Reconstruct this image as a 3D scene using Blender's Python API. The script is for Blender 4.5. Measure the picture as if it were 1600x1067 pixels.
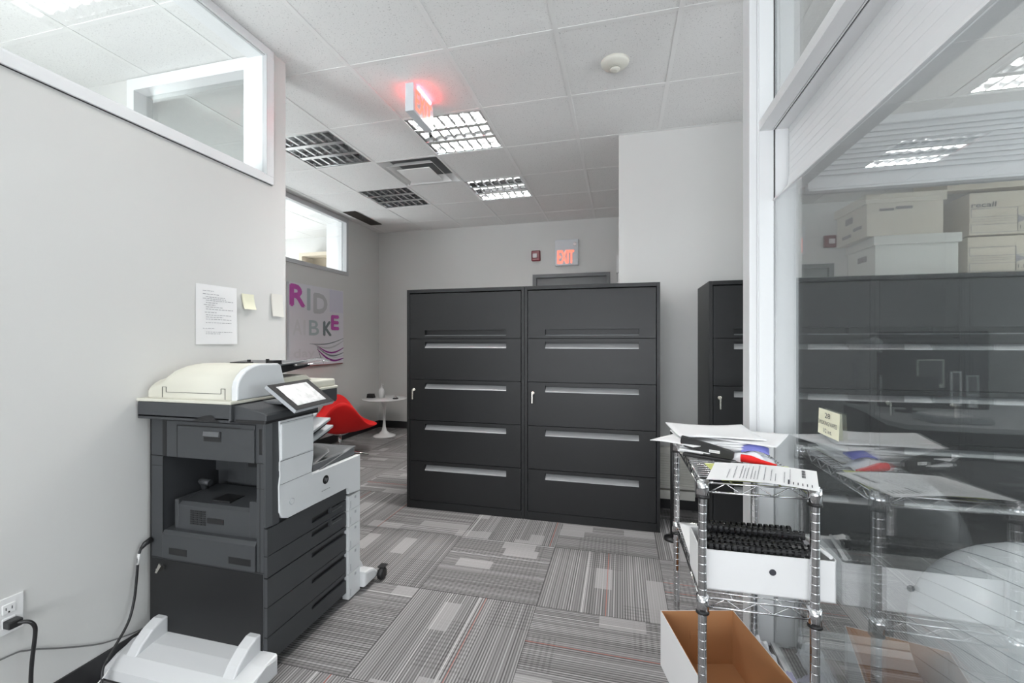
import bpy, bmesh, math, random
from mathutils import Vector, Matrix
random.seed(7)
for o in list(bpy.data.objects): bpy.data.objects.remove(o)
sc = bpy.context.scene
COL = sc.collection
PI = math.pi
def R(d): return math.radians(d)

# ---------------------------------------------------------------- camera, world, light, exposure
CAM_Z = 1.26
YAW = 0.2455
cd = bpy.data.cameras.new('camera'); cam = bpy.data.objects.new('camera', cd); COL.objects.link(cam)
cd.sensor_width = 36; cd.lens = 36 * 676 / 1600; cd.clip_start = 0.02
cam.location = (0, 0, CAM_Z); cam.rotation_euler = (PI / 2, 0, YAW)
sc.camera = cam
w = bpy.data.worlds.new('world'); sc.world = w; w.use_nodes = True
w.node_tree.nodes['Background'].inputs[0].default_value = (0.95, 0.97, 1, 1)
w.node_tree.nodes['Background'].inputs[1].default_value = 1.0
sc.view_settings.view_transform = 'Standard'; sc.view_settings.look = 'None'
sc.view_settings.gamma = 1; sc.view_settings.use_curve_mapping = False
sc.view_settings.exposure = 0.52

def area(name, loc, rot, sx, sy, power, color=(1, 1, 1), spread=PI):
    l = bpy.data.lights.new(name, 'AREA'); l.shape = 'RECTANGLE'; l.size = sx; l.size_y = sy
    l.energy = power; l.color = color; l.spread = spread
    o = bpy.data.objects.new(name, l); COL.objects.link(o); o.location = loc; o.rotation_euler = rot
    return o
# added fill lamps, as if daylight came from assumed windows in outer walls
area('added_fill_rear', (-0.6, -3.3, 1.2), (R(122), 0, 0), 2.4, 2.0, 95, (0.96, 0.98, 1))
area('added_fill_office', (4.4, 0.2, 1.4), (0, R(112), 0), 2.0, 3.0, 75, (0.96, 0.98, 1))
area('added_fill_left_room', (-3.3, -1.2, 1.5), (0, R(-122), 0), 1.8, 2.2, 200, (0.96, 0.98, 1))
area('added_fill_far_room', (-5.9, 3.6, 1.5), (0, R(-115), 0), 1.8, 2.2, 105, (0.96, 0.98, 1))
area('added_fill_passage', (4.5, 2.6, 1.4), (0, R(110), 0), 2.0, 0.8, 45, (0.96, 0.98, 1))

# ---------------------------------------------------------------- materials
def newmat(name):
    m = bpy.data.materials.new(name); m.use_nodes = True
    return m, m.node_tree.nodes, m.node_tree.links
def pm(name, col, rough=0.5, metal=0.0, bump=0.0, bscale=200.0, spec=0.5, var=0.0, vscale=3.0, coat=0.0, trans=0.0, aniso=None):
    m, N, L = newmat(name); b = N['Principled BSDF']
    b.inputs['Base Color'].default_value = (*col, 1); b.inputs['Roughness'].default_value = rough
    b.inputs['Metallic'].default_value = metal; b.inputs['Specular IOR Level'].default_value = spec
    b.inputs['Coat Weight'].default_value = coat; b.inputs['Transmission Weight'].default_value = trans
    tc = N.new('ShaderNodeTexCoord')
    if var:
        n = N.new('ShaderNodeTexNoise'); n.inputs['Scale'].default_value = vscale; L.new(tc.outputs['Object'], n.inputs['Vector'])
        r = N.new('ShaderNodeMapRange'); r.inputs[3].default_value = 1 - var; r.inputs[4].default_value = 1 + var
        L.new(n.outputs['Fac'], r.inputs[0])
        mx = N.new('ShaderNodeMix'); mx.data_type = 'RGBA'; mx.blend_type = 'MULTIPLY'; mx.inputs[0].default_value = 1
        mx.inputs[6].default_value = (*col, 1); L.new(r.outputs[0], mx.inputs[7]); L.new(mx.outputs[2], b.inputs['Base Color'])
    if bump:
        n2 = N.new('ShaderNodeTexNoise'); n2.inputs['Scale'].default_value = bscale; L.new(tc.outputs['Object'], n2.inputs['Vector'])
        bp = N.new('ShaderNodeBump'); bp.inputs['Strength'].default_value = bump; bp.inputs['Distance'].default_value = 0.001
        L.new(n2.outputs['Fac'], bp.inputs['Height']); L.new(bp.outputs[0], b.inputs['Normal'])
    return m
def em(name, col, s):
    m, N, L = newmat(name); b = N['Principled BSDF']
    b.inputs['Base Color'].default_value = (*col, 1)
    b.inputs['Emission Color'].default_value = (*col, 1); b.inputs['Emission Strength'].default_value = s
    return m
def glassmat(name, tint=(1, 1, 1), r0=0.05, k=1.0, haze=0.0):
    m, N, L = newmat(name); N.remove(N['Principled BSDF']); out = N['Material Output']
    tr = N.new('ShaderNodeBsdfTransparent'); tr.inputs[0].default_value = (*tint, 1)
    gl = N.new('ShaderNodeBsdfGlossy'); gl.inputs['Roughness'].default_value = 0.0
    lw = N.new('ShaderNodeLayerWeight'); lw.inputs[0].default_value = 0.5
    p = N.new('ShaderNodeMath'); p.operation = 'POWER'; p.inputs[1].default_value = 2.5; L.new(lw.outputs['Facing'], p.inputs[0])
    ml = N.new('ShaderNodeMath'); ml.operation = 'MULTIPLY_ADD'; ml.inputs[1].default_value = (1 - r0) * k; ml.inputs[2].default_value = r0; ml.use_clamp = True
    L.new(p.outputs[0], ml.inputs[0])
    mx = N.new('ShaderNodeMixShader'); L.new(ml.outputs[0], mx.inputs[0]); L.new(tr.outputs[0], mx.inputs[1]); L.new(gl.outputs[0], mx.inputs[2])
    if haze:
        df = N.new('ShaderNodeBsdfDiffuse'); df.inputs[0].default_value = (0.8, 0.82, 0.84, 1)
        m2 = N.new('ShaderNodeMixShader'); m2.inputs[0].default_value = haze
        L.new(mx.outputs[0], m2.inputs[1]); L.new(df.outputs[0], m2.inputs[2]); mx = m2
    L.new(mx.outputs[0], out.inputs[0])
    return m

def carpetmat():
    m, N, L = newmat('carpet_tiles'); b = N['Principled BSDF']; b.inputs['Roughness'].default_value = 0.95; b.inputs['Specular IOR Level'].default_value = 0.1
    tc = N.new('ShaderNodeTexCoord'); sp = N.new('ShaderNodeSeparateXYZ'); L.new(tc.outputs['Object'], sp.inputs[0])
    def M(op, a, b_=None, c=None):
        n = N.new('ShaderNodeMath'); n.operation = op
        for i, v in enumerate((a, b_, c)):
            if v is None: continue
            if isinstance(v, (int, float)): n.inputs[i].default_value = v
            else: L.new(v, n.inputs[i])
        return n.outputs[0]
    T = 0.606
    x = M('DIVIDE', M('ADD', sp.outputs[0], 0.995 + 6 * T), T); y = M('DIVIDE', M('ADD', sp.outputs[1], -2.03 + 12 * T), T)
    ix = M('FLOOR', x); iy = M('FLOOR', y); fx = M('FRACT', x); fy = M('FRACT', y)
    par = M('MODULO', M('ADD', M('ADD', ix, iy), 1.0), 2.0)
    wn0 = N.new('ShaderNodeTexWhiteNoise'); wn0.noise_dimensions = '2D'
    cb = N.new('ShaderNodeCombineXYZ'); L.new(ix, cb.inputs[0]); L.new(iy, cb.inputs[1]); L.new(cb.outputs[0], wn0.inputs['Vector'])
    tid = wn0.outputs['Value']
    # s runs across the lines, t along them
    s = M('ADD', M('MULTIPLY', fx, M('SUBTRACT', 1, par)), M('MULTIPLY', fy, par))
    t = M('ADD', M('MULTIPLY', fy, M('SUBTRACT', 1, par)), M('MULTIPLY', fx, par))
    def WN(vals):
        c = N.new('ShaderNodeCombineXYZ')
        for i, v in enumerate(vals):
            if isinstance(v, (int, float)): c.inputs[i].default_value = v
            else: L.new(v, c.inputs[i])
        n = N.new('ShaderNodeTexWhiteNoise'); n.noise_dimensions = '3D'; L.new(c.outputs[0], n.inputs['Vector']); return n.outputs['Value']
    tid8 = M('MULTIPLY', tid, 37.0)
    NL = 104.0
    li = M('FLOOR', M('MULTIPLY', s, NL)); lf = M('FRACT', M('MULTIPLY', s, NL))
    line = WN((li, tid8, 1.0))                                   # per-line random
    alt = M('GREATER_THAN', M('FRACT', M('MULTIPLY', s, NL / 2)), 0.5)
    # blocks: rectangles where the lines fade into a plain lighter or denser weave
    bs = M('FLOOR', M('MULTIPLY', s, 7.0)); bt = M('FLOOR', M('ADD', M('MULTIPLY', t, 3.0), WN((bs, tid8, 3.0))))
    blk = WN((bs, bt, tid8))
    bs2 = M('FLOOR', M('MULTIPLY', s, 3.0)); bt2 = M('FLOOR', M('ADD', M('MULTIPLY', t, 2.0), tid))
    blk2 = WN((bs2, bt2, M('ADD', tid8, 5.0)))
    flat = M('GREATER_THAN', blk, 0.88)
    cross = M('MULTIPLY', M('GREATER_THAN', blk2, 0.62), M('LESS_THAN', M('FRACT', M('MULTIPLY', t, 26.0)), 0.45))
    base = M('ADD', M('MULTIPLY', alt, 0.145), 0.148)
    base = M('MULTIPLY', base, M('ADD', M('MULTIPLY', line, 0.55), 0.74))
    base = M('MULTIPLY', base, M('ADD', M('MULTIPLY', tid, 0.18), 0.91))
    base = M('MULTIPLY', base, M('SUBTRACT', 1.0, M('MULTIPLY', cross, 0.17)))
    base = M('ADD', M('MULTIPLY', base, M('SUBTRACT', 1.0, M('MULTIPLY', flat, 0.75))), M('MULTIPLY', flat, 0.28))
    wl = M('MULTIPLY', M('GREATER_THAN', WN((li, tid8, 9.0)), 0.975), M('LESS_THAN', lf, 0.8))
    pale = M('MULTIPLY', wl, 0.5)
    base = M('ADD', M('MULTIPLY', base, M('SUBTRACT', 1.0, wl)), pale)
    seam = M('LESS_THAN', M('MINIMUM', M('MINIMUM', fx, M('SUBTRACT', 1, fx)), M('MINIMUM', fy, M('SUBTRACT', 1, fy))), 0.0035)
    base = M('MULTIPLY', base, M('SUBTRACT', 1.0, M('MULTIPLY', seam, 0.55)))
    nz = N.new('ShaderNodeTexNoise'); nz.inputs['Scale'].default_value = 420; L.new(tc.outputs['Object'], nz.inputs['Vector'])
    base = M('MULTIPLY', base, M('ADD', M('MULTIPLY', nz.outputs['Fac'], 0.9), 0.55))
    red = M('MULTIPLY', M('GREATER_THAN', WN((li, tid8, 14.0)), 0.988), M('MULTIPLY', M('GREATER_THAN', tid, 0.35), M('LESS_THAN', lf, 0.7)))
    cc = N.new('ShaderNodeCombineColor')
    L.new(M('MULTIPLY', base, 1.02), cc.inputs[0]); L.new(M('MULTIPLY', base, 0.99), cc.inputs[1]); L.new(M('MULTIPLY', base, 0.985), cc.inputs[2])
    mx = N.new('ShaderNodeMix'); mx.data_type = 'RGBA'; L.new(M('MULTIPLY', red, 0.7), mx.inputs[0]); L.new(cc.outputs[0], mx.inputs[6]); mx.inputs[7].default_value = (0.42, 0.11, 0.08, 1)
    L.new(mx.outputs[2], b.inputs['Base Color'])
    bp = N.new('ShaderNodeBump'); bp.inputs['Strength'].default_value = 0.5; bp.inputs['Distance'].default_value = 0.002
    L.new(nz.outputs['Fac'], bp.inputs['Height']); L.new(bp.outputs[0], b.inputs['Normal'])
    return m
def ceilmat():
    m, N, L = newmat('mineral_fibre_tile'); b = N['Principled BSDF']; b.inputs['Roughness'].default_value = 0.95
    tc = N.new('ShaderNodeTexCoord')
    n = N.new('ShaderNodeTexNoise'); n.inputs['Scale'].default_value = 130; n.inputs['Detail'].default_value = 3; n.inputs['Roughness'].default_value = 0.7
    L.new(tc.outputs['Object'], n.inputs['Vector'])
    cr = N.new('ShaderNodeValToRGB'); L.new(n.outputs['Fac'], cr.inputs[0])
    cr.color_ramp.elements[0].position = 0.31; cr.color_ramp.elements[0].color = (0.42, 0.42, 0.41, 1)
    cr.color_ramp.elements[1].position = 0.40; cr.color_ramp.elements[1].color = (0.80, 0.80, 0.79, 1)
    L.new(cr.outputs[0], b.inputs['Base Color'])
    bp = N.new('ShaderNodeBump'); bp.inputs['Strength'].default_value = 0.3; bp.inputs['Distance'].default_value = 0.001
    L.new(n.outputs['Fac'], bp.inputs['Height']); L.new(bp.outputs[0], b.inputs['Normal'])
    return m
MT = dict(
    wall=pm('painted_drywall', (0.66, 0.66, 0.645), 0.75, bump=0.08, bscale=260, var=0.015, vscale=1.5),
    ceil=ceilmat(), tbar=pm('white_grid_metal', (0.82, 0.82, 0.81), 0.4),
    carpet=carpetmat(),
    base=pm('black_rubber_base', (0.022, 0.022, 0.024), 0.45),
    white_al=pm('white_aluminium', (0.80, 0.81, 0.82), 0.32, bump=0.02, bscale=60),
    grey_al=pm('grey_aluminium', (0.55, 0.56, 0.57), 0.35),
    gap=pm('dark_gasket_and_shadow', (0.02, 0.02, 0.022), 0.6),
    cab=pm('black_powder_coat', (0.013, 0.0135, 0.0145), 0.42, bump=0.25, bscale=900, spec=0.42),
    cabin=pm('cabinet_shadow_black', (0.008, 0.008, 0.008), 0.7),
    pull=pm('satin_grey_pull', (0.40, 0.405, 0.41), 0.4, metal=0.2),
    chrome=pm('chrome', (0.62, 0.62, 0.63), 0.07, metal=1.0),
    steel=pm('nickel_key', (0.7, 0.68, 0.62), 0.25, metal=1.0),
    louver=pm('polished_louver', (0.78, 0.79, 0.8), 0.16, metal=1.0),
    tube=pm('unlit_tube', (0.75, 0.75, 0.74), 0.35),
    cop_dark=pm('charcoal_plastic', (0.048, 0.051, 0.055), 0.5, bump=0.15, bscale=700),
    cop_black=pm('black_plastic', (0.012, 0.012, 0.013), 0.45),
    cop_mid=pm('slate_plastic', (0.12, 0.125, 0.13), 0.5),
    cop_white=pm('white_plastic', (0.70, 0.72, 0.73), 0.42),
    cop_cream=pm('aged_cream_plastic', (0.62, 0.61, 0.53), 0.45, var=0.03, vscale=6),
    cop_grey=pm('light_grey_plastic', (0.42, 0.44, 0.46), 0.45),
    foot=pm('foot_plastic', (0.66, 0.67, 0.68), 0.38),
    bezelm=pm('bezel_black', (0.012, 0.012, 0.013), 0.6, spec=0.15), screen=pm('display_glass', (0.42, 0.43, 0.44), 0.4, var=0.6, vscale=45, coat=0.15),
    red=pm('red_upholstery', (0.80, 0.008, 0.008), 0.7, bump=0.1, bscale=800),
    plas_white=pm('gloss_white', (0.82, 0.82, 0.82), 0.22),
    paper=pm('white_paper', (0.84, 0.84, 0.845), 0.8),
    ink=pm('grey_ink', (0.25, 0.25, 0.27), 0.8), ink_dark=pm('black_ink', (0.04, 0.04, 0.05), 0.8),
    note=pm('pale_yellow_note', (0.80, 0.79, 0.62), 0.8), lime=pm('lime_paper', (0.62, 0.66, 0.22), 0.8),
    card=pm('brown_cardboard', (0.47, 0.235, 0.105), 0.85, var=0.06, vscale=8),
    kraft=pm('pale_kraft', (0.62, 0.55, 0.44), 0.85, var=0.03, vscale=6),
    kraft_w=pm('off_white_box_board', (0.70, 0.69, 0.64), 0.8),
    boxw=pm('white_box_board', (0.76, 0.76, 0.765), 0.6),
    comb=pm('black_comb_plastic', (0.022, 0.022, 0.024), 0.18),
    alarm=pm('alarm_red', (0.16, 0.008, 0.02), 0.35), lens=pm('clear_lens', (0.8, 0.75, 0.76), 0.15),
    exitbox=pm('exit_housing', (0.66, 0.69, 0.72), 0.35), exit=em('exit_letter', (1.0, 0.17, 0.11), 1.1),
    exit_glow=em('exit_lamp', (1.0, 0.05, 0.07), 22.0),
    doorm=pm('grey_door_paint', (0.17, 0.175, 0.18), 0.45), doorf=pm('grey_door_frame', (0.13, 0.135, 0.14), 0.4),
    grille=pm('brown_grille', (0.06, 0.053, 0.045), 0.6),
    beige=pm('detector_plastic', (0.74, 0.73, 0.66), 0.4), hole=pm('dark_opening', (0.015, 0.015, 0.015), 0.8),
    magenta=pm('poster_magenta', (0.52, 0.10, 0.42), 0.7, var=0.25, vscale=9), teal=pm('poster_grey_teal', (0.42, 0.50, 0.52), 0.7),
    pgrey=pm('poster_grey', (0.50, 0.51, 0.53), 0.7), pale=pm('poster_pale', (0.66, 0.665, 0.69), 0.7),
    canvas=pm('canvas_print', (0.72, 0.72, 0.76), 0.8), pdark=pm('poster_dark_grey', (0.17, 0.21, 0.22), 0.7),
    purple=pm('poster_purple', (0.25, 0.02, 0.24), 0.7), lilac=pm('poster_lilac', (0.66, 0.65, 0.74), 0.7),
    woodred=pm('canvas_red_edge', (0.30, 0.10, 0.09), 0.6),
    ball=pm('pearl_vinyl', (0.78, 0.80, 0.82), 0.28, coat=0.3),
    blue=pm('violet_blue_film', (0.20, 0.22, 0.62), 0.3), bag=pm('crumpled_white_film', (0.80, 0.82, 0.86), 0.25),
    lav=pm('lavender_film', (0.62, 0.60, 0.80), 0.4),
    cord=pm('black_cord', (0.015, 0.015, 0.016), 0.4), cordg=pm('grey_cord', (0.16, 0.16, 0.16), 0.5), cordw=pm('white_cord', (0.75, 0.75, 0.74), 0.5),
    desk=pm('grey_laminate', (0.62, 0.63, 0.64), 0.4), fabric=pm('black_panel_fabric', (0.02, 0.021, 0.023), 0.9),
    glass=glassmat('partition_glass', (0.94, 0.96, 0.96), 0.10, 0.92, haze=0.012), glass2=glassmat('clerestory_glass', (0.95, 0.965, 0.96), 0.04, 0.8),
    clear=glassmat('clear_plastic', (0.85, 0.86, 0.87), 0.12, 0.8),
)

# ---------------------------------------------------------------- mesh helpers
ROOT = {}
def setp(o, **k):
    for a, b in k.items():
        if b is not None: o[a] = b
def thing(name, label, cat, loc=(0, 0, 0), rz=0, group=None, local=False):
    o = bpy.data.objects.new(name, None); COL.objects.link(o); o.empty_display_size = 0.05
    o.location = loc; o.rotation_euler = (0, 0, rz)
    setp(o, label=label, category=cat, group=group)
    ROOT[o.name] = Vector((0, 0, 0)) if local else Vector(loc)
    return o
class MB:
    def __init__(s): s.bm = bmesh.new()
    def box(s, x0, x1, y0, y1, z0, z1, bev=0.0, seg=2, mat=None):
        vs = [s.bm.verts.new((x, y, z)) for x in (min(x0, x1), max(x0, x1)) for y in (min(y0, y1), max(y0, y1)) for z in (min(z0, z1), max(z0, z1))]
        fs = [s.bm.faces.new([vs[i] for i in f]) for f in ((0, 1, 3, 2), (4, 6, 7, 5), (0, 4, 5, 1), (2, 3, 7, 6), (0, 2, 6, 4), (1, 5, 7, 3))]
        if bev > 0:
            es = list({e for f in fs for e in f.edges})
            bmesh.ops.bevel(s.bm, geom=es, offset=bev, segments=seg, profile=0.5, affect='EDGES')
        elif mat is not None:
            for v in vs: v.co = mat @ v.co
        return s
    def poly(s, pts):
        s.bm.faces.new([s.bm.verts.new(p) for p in pts]); return s
    def prism(s, pts, axis, a0, a1, bev=0.0):
        # pts 2D; axis: 'x' -> (y,z), 'y' -> (x,z), 'z' -> (x,y)
        def P(p, a): return {'x': (a, p[0], p[1]), 'y': (p[0], a, p[1]), 'z': (p[0], p[1], a)}[axis]
        A = [s.bm.verts.new(P(p, a0)) for p in pts]; B = [s.bm.verts.new(P(p, a1)) for p in pts]
        n = len(pts); fs = [s.bm.faces.new(A), s.bm.faces.new(B[::-1])]
        for i in range(n): fs.append(s.bm.faces.new((A[i], B[i], B[(i + 1) % n], A[(i + 1) % n])))
        if bev > 0:
            es = list({e for f in fs[:2] for e in f.edges})
            bmesh.ops.bevel(s.bm, geom=es, offset=bev, segments=2, profile=0.5, affect='EDGES')
        return s
    def ring(s, c, r, u, v, n): return [s.bm.verts.new(c + u * (r * math.cos(2 * PI * i / n)) + v * (r * math.sin(2 * PI * i / n))) for i in range(n)]
    def tube(s, pts, r, n=8, closed=False, caps=True):
        pts = [Vector(p) for p in pts]; rs = r if isinstance(r, (list, tuple)) else [r] * len(pts)
        rings = []; prev = None
        for i, p in enumerate(pts):
            a = pts[i - 1] if (i > 0 or closed) else p; b = pts[(i + 1) % len(pts)] if (i < len(pts) - 1 or closed) else p
            d = (b - a).normalized() if (b - a).length > 1e-9 else Vector((0, 0, 1))
            if prev is None:
                up = Vector((0, 0, 1)) if abs(d.z) < 0.9 else Vector((1, 0, 0)); u = d.cross(up).normalized()
            else: u = (prev - d * prev.dot(d)).normalized()
            prev = u; v = d.cross(u).normalized(); rings.append(s.ring(p, rs[i], u, v, n))
        m = len(rings)
        for i in range(m if closed else m - 1):
            A, B = rings[i], rings[(i + 1) % m]
            for j in range(n):
                f = s.bm.faces.new((A[j], A[(j + 1) % n], B[(j + 1) % n], B[j])); f.smooth = True
        if caps and not closed: s.bm.faces.new(rings[0][::-1]); s.bm.faces.new(rings[-1])
        return s
    def cyl(s, p0, p1, r, n=16, r1=None): return s.tube([p0, p1], [r, r if r1 is None else r1], n)
    def lathe(s, prof, c=(0, 0, 0), n=24, axis='z'):
        c = Vector(c); rings = []
        for r, h in prof:
            vs = []
            for i in range(n):
                a = 2 * PI * i / n; p, q = r * math.cos(a), r * math.sin(a)
                vs.append(s.bm.verts.new(c + Vector({'z': (p, q, h), 'y': (p, h, q), 'x': (h, p, q)}[axis])))
            rings.append(vs)
        for A, B in zip(rings, rings[1:]):
            for j in range(n):
                f = s.bm.faces.new((A[j], A[(j + 1) % n], B[(j + 1) % n], B[j])); f.smooth = True
        s.bm.faces.new(rings[0][::-1]); s.bm.faces.new(rings[-1])
        return s
    def sphere(s, c, r, nu=32, nv=20, sx=1, sy=1, sz=1):
        m = Matrix.Translation(Vector(c)) @ Matrix.Diagonal((r * sx, r * sy, r * sz, 1))
        g = bmesh.ops.create_uvsphere(s.bm, u_segments=nu, v_segments=nv, radius=1, matrix=m)
        for v in g['verts']:
            for f in v.link_faces: f.smooth = True
        return s
    def grid(s, fn, nu, nv, thick=0.0, smooth=True):
        def sheet(off):
            return [[s.bm.verts.new(Vector(fn(i / nu, j / nv)) + Vector((0, 0, off))) for j in range(nv + 1)] for i in range(nu + 1)]
        A = sheet(0)
        def faces(G, flip):
            for i in range(nu):
                for j in range(nv):
                    q = (G[i][j], G[i + 1][j], G[i + 1][j + 1], G[i][j + 1])
                    f = s.bm.faces.new(q[::-1] if flip else q); f.smooth = smooth
        faces(A, False)
        if thick:
            B = sheet(-thick); faces(B, True)
            for i in range(nu):
                s.bm.faces.new((A[i][0], B[i][0], B[i + 1][0], A[i + 1][0])); s.bm.faces.new((A[i][nv], A[i + 1][nv], B[i + 1][nv], B[i][nv]))
            for j in range(nv):
                s.bm.faces.new((A[0][j], A[0][j + 1], B[0][j + 1], B[0][j])); s.bm.faces.new((A[nu][j], B[nu][j], B[nu][j + 1], A[nu][j + 1]))
        return s
    def add(s, me, mat):
        s.bm.from_mesh(me); return s
    def xf(s, m):
        bmesh.ops.transform(s.bm, matrix=m, verts=s.bm.verts); return s
    def build(s, name, mat, parent=None, label=None, cat=None, group=None, kind=None, local=False, normals=True):
        if normals: bmesh.ops.recalc_face_normals(s.bm, faces=s.bm.faces)
        me = bpy.data.meshes.new(name); o = bpy.data.objects.new(name, me)
        off = Vector((0, 0, 0))
        if parent is not None:
            off = ROOT.get(parent.name, Vector((0, 0, 0))); o.parent = parent; ROOT[o.name] = off
        elif kind != 'structure':
            xs = [v.co.x for v in s.bm.verts]; ys = [v.co.y for v in s.bm.verts]; zs = [v.co.z for v in s.bm.verts]
            off = Vector(((min(xs) + max(xs)) / 2, (min(ys) + max(ys)) / 2, min(zs))); o.location = off; ROOT[o.name] = off
        if off.length: bmesh.ops.translate(s.bm, vec=-off, verts=s.bm.verts)
        s.bm.to_mesh(me); s.bm.free(); me.materials.append(MT[mat] if isinstance(mat, str) else mat)
        COL.objects.link(o)
        setp(o, label=label, category=cat, group=group, kind=kind)
        return o
def struct(mb, name, mat, parent=None):
    return mb.build(name, mat, parent, kind='structure' if parent is None else None)
def copy_tree(o, parent=None):
    c = o.copy(); COL.objects.link(c)
    if parent is not None: c.parent = parent
    for ch in list(o.children): copy_tree(ch, c)
    return c
def smooth(pts, k=5):
    P = [Vector(p) for p in pts]; P = [P[0]] + P + [P[-1]]; out = []
    for i in range(1, len(P) - 2):
        a, b, c, d = P[i - 1:i + 3]
        for j in range(k):
            t = j / k; out.append(0.5 * ((2 * b) + (c - a) * t + (2 * a - 5 * b + 4 * c - d) * t * t + (3 * b - a - 3 * c + d) * t ** 3))
    return out + [P[-1]]
def textmesh(txt):
    cu = bpy.data.curves.new('t', 'FONT'); cu.body = txt; cu.fill_mode = 'FRONT'; cu.resolution_u = 3
    ob = bpy.data.objects.new('t', cu); COL.objects.link(ob)
    me = bpy.data.meshes.new_from_object(ob.evaluated_get(bpy.context.evaluated_depsgraph_get()))
    bpy.data.objects.remove(ob); bpy.data.curves.remove(cu)
    return me
def lettering(mb, txt, org, u, v, w, h, bold=0.0):
    """fit flat letters into a w x h box whose lower left corner is org"""
    me = textmesh(txt); xs = [q.co.x for q in me.vertices]; ys = [q.co.y for q in me.vertices]
    if not xs: return mb
    x0, x1, y0, y1 = min(xs), max(xs), min(ys), max(ys); u = Vector(u); v = Vector(v); org = Vector(org); n = u.cross(v)
    outs = [(0, 0)] if not bold else [(-bold, 0), (bold, 0), (0, bold), (0, -bold), (0, 0)]
    for k, (du, dv) in enumerate(outs):
        vm = [mb.bm.verts.new(org + u * ((q.co.x - x0) / (x1 - x0) * w + du) + v * ((q.co.y - y0) / (y1 - y0) * h + dv) + n * (0.00012 * k)) for q in me.vertices]
        for p in me.polygons:
            try: mb.bm.faces.new([vm[i] for i in p.vertices])
            except ValueError: pass
    bpy.data.meshes.remove(me); return mb
def textlines(mb, org, u, v, w, rows, h=0.003, seed=1):
    """rows of small ruled print marks: rows = list of (offset_down, start, length) in metres"""
    u = Vector(u); v = Vector(v); org = Vector(org)
    rnd = random.Random(seed)
    for d, a, ln in rows:
        x = a
        while x < a + ln:
            l = rnd.uniform(0.006, 0.018); l = min(l, a + ln - x)
            p = org + u * x - v * d
            mb.poly([p, p + u * l, p + u * l + v * h, p + v * h]); x += l + 0.0035
    return mb

# ---------------------------------------------------------------- the room shell
CZ = 2.86; XW = -1.87; XFL = -3.46; YB = 5.72; YR = 3.46; XS = -0.012
GX0, GS, GY0, GT = -2.1366, 0.605, 2.2139, 0.6192
def gx(i): return GX0 + GS * i
def gy(j): return GY0 + GT * j
struct(MB().box(-6.2, 4.6, -3.6, 6.0, -0.1, 0.0), 'floor', 'carpet')
FIX_ON = {(1, 1): (3.6, 0, 3.6), (1, 3): (0, 0, 1.0), (1, -2): (0.25, 0.25, 0.25), (1, -5): (0.6, 0.6, 0.6), (8, -1): (2, 2, 2), (6, -4): (0.6, 0.6, 0.6), (-5, 3): (1, 1, 1)}
FIX_OFF = [(-1, 1), (-1, 3)]
HOLES = set(FIX_ON) | set(FIX_OFF) | {(0, 2)}
cm = MB(); tb = MB()
I0, I1, J0, J1 = -7, 12, -10, 7
for i in range(I0, I1):
    for j in range(J0, J1):
        if (i, j) in HOLES: continue
        x0, x1, y0, y1 = max(gx(i), -6.2), min(gx(i + 1), 4.6), max(gy(j), -3.6), min(gy(j + 1), 6.0)
        if x1 <= x0 or y1 <= y0: continue
        cm.poly([(x0, y0, CZ), (x0, y1, CZ), (x1, y1, CZ), (x1, y0, CZ)])
for i in range(I0, I1 + 1): tb.box(gx(i) - 0.012, gx(i) + 0.012, -3.6, 6.0, CZ - 0.003, CZ + 0.01)
for j in range(J0, J1 + 1): tb.box(-6.2, 4.6, gy(j) - 0.012, gy(j) + 0.012, CZ - 0.002, CZ + 0.01)
ce = struct(cm, 'ceiling', 'ceil')
tb.build('ceiling_grid', 'tbar', ce)
MB().box(-6.4, 4.8, -3.8, 6.2, CZ + 0.16, CZ + 0.2).build('slab', 'hole', ce)
# back wall with its grey door
struct(MB().box(-6.2, -1.144, YB, YB + 0.12, 0, 3.0).box(-0.128, 4.6, YB, YB + 0.12, 0, 3.0).box(-1.144, -0.128, YB, YB + 0.12, 2.157, 3.0), 'wall_back', 'wall')
d1 = struct(MB().box(-1.09, -0.18, YB + 0.03, YB + 0.07, 0.005, 2.11), 'door_1', 'doorm')
MB().box(-1.144, -1.094, YB - 0.015, YB + 0.1, 0, 2.157).box(-0.178, -0.128, YB - 0.015, YB + 0.1, 0, 2.157).box(-1.094, -0.178, YB - 0.015, YB + 0.1, 2.112, 2.157).build('door_frame', 'doorf', d1)
# block wall on the right of the lobby and the wall behind the cabinets
struct(MB().box(XS, XS + 0.12, YR, YB, 0, 3.0).box(XS + 0.12, 4.6, YR, YR + 0.12, 0, 3.0), 'wall_right', 'wall')
# far left wall with a clerestory window
WY0, WY1 = 2.35, 4.97
struct(MB().box(XFL - 0.12, XFL, -3.6, WY0, 0, 3.0).box(XFL - 0.12, XFL, WY1, YB, 0, 3.0).box(XFL - 0.12, XFL, WY0, WY1, 0, 2.115).box(XFL - 0.12, XFL, WY0, WY1, 2.85, 3.0), 'wall_far_left', 'wall')
w2 = struct(MB().box(XFL - 0.05, XFL + 0.012, WY0, WY1, 2.115, 2.16).box(XFL - 0.05, XFL + 0.012, WY0, WY1, 2.80, 2.85).box(XFL - 0.05, XFL + 0.012, WY1 - 0.045, WY1, 2.16, 2.80).box(XFL - 0.05, XFL + 0.012, WY0, WY0 + 0.045, 2.16, 2.80), 'window_2', 'grey_al')
MB().box(XFL - 0.11, XFL - 0.055, WY1 - 0.05, WY1, 2.12, 2.84).box(XFL - 0.11, XFL - 0.055, WY0, WY1, 2.12, 2.15).build('window_reveal', 'white_al', w2)
MB().box(XFL - 0.03, XFL - 0.024, WY0 + 0.045, WY1 - 0.045, 2.16, 2.80).build('pane', 'glass2', w2)
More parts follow.
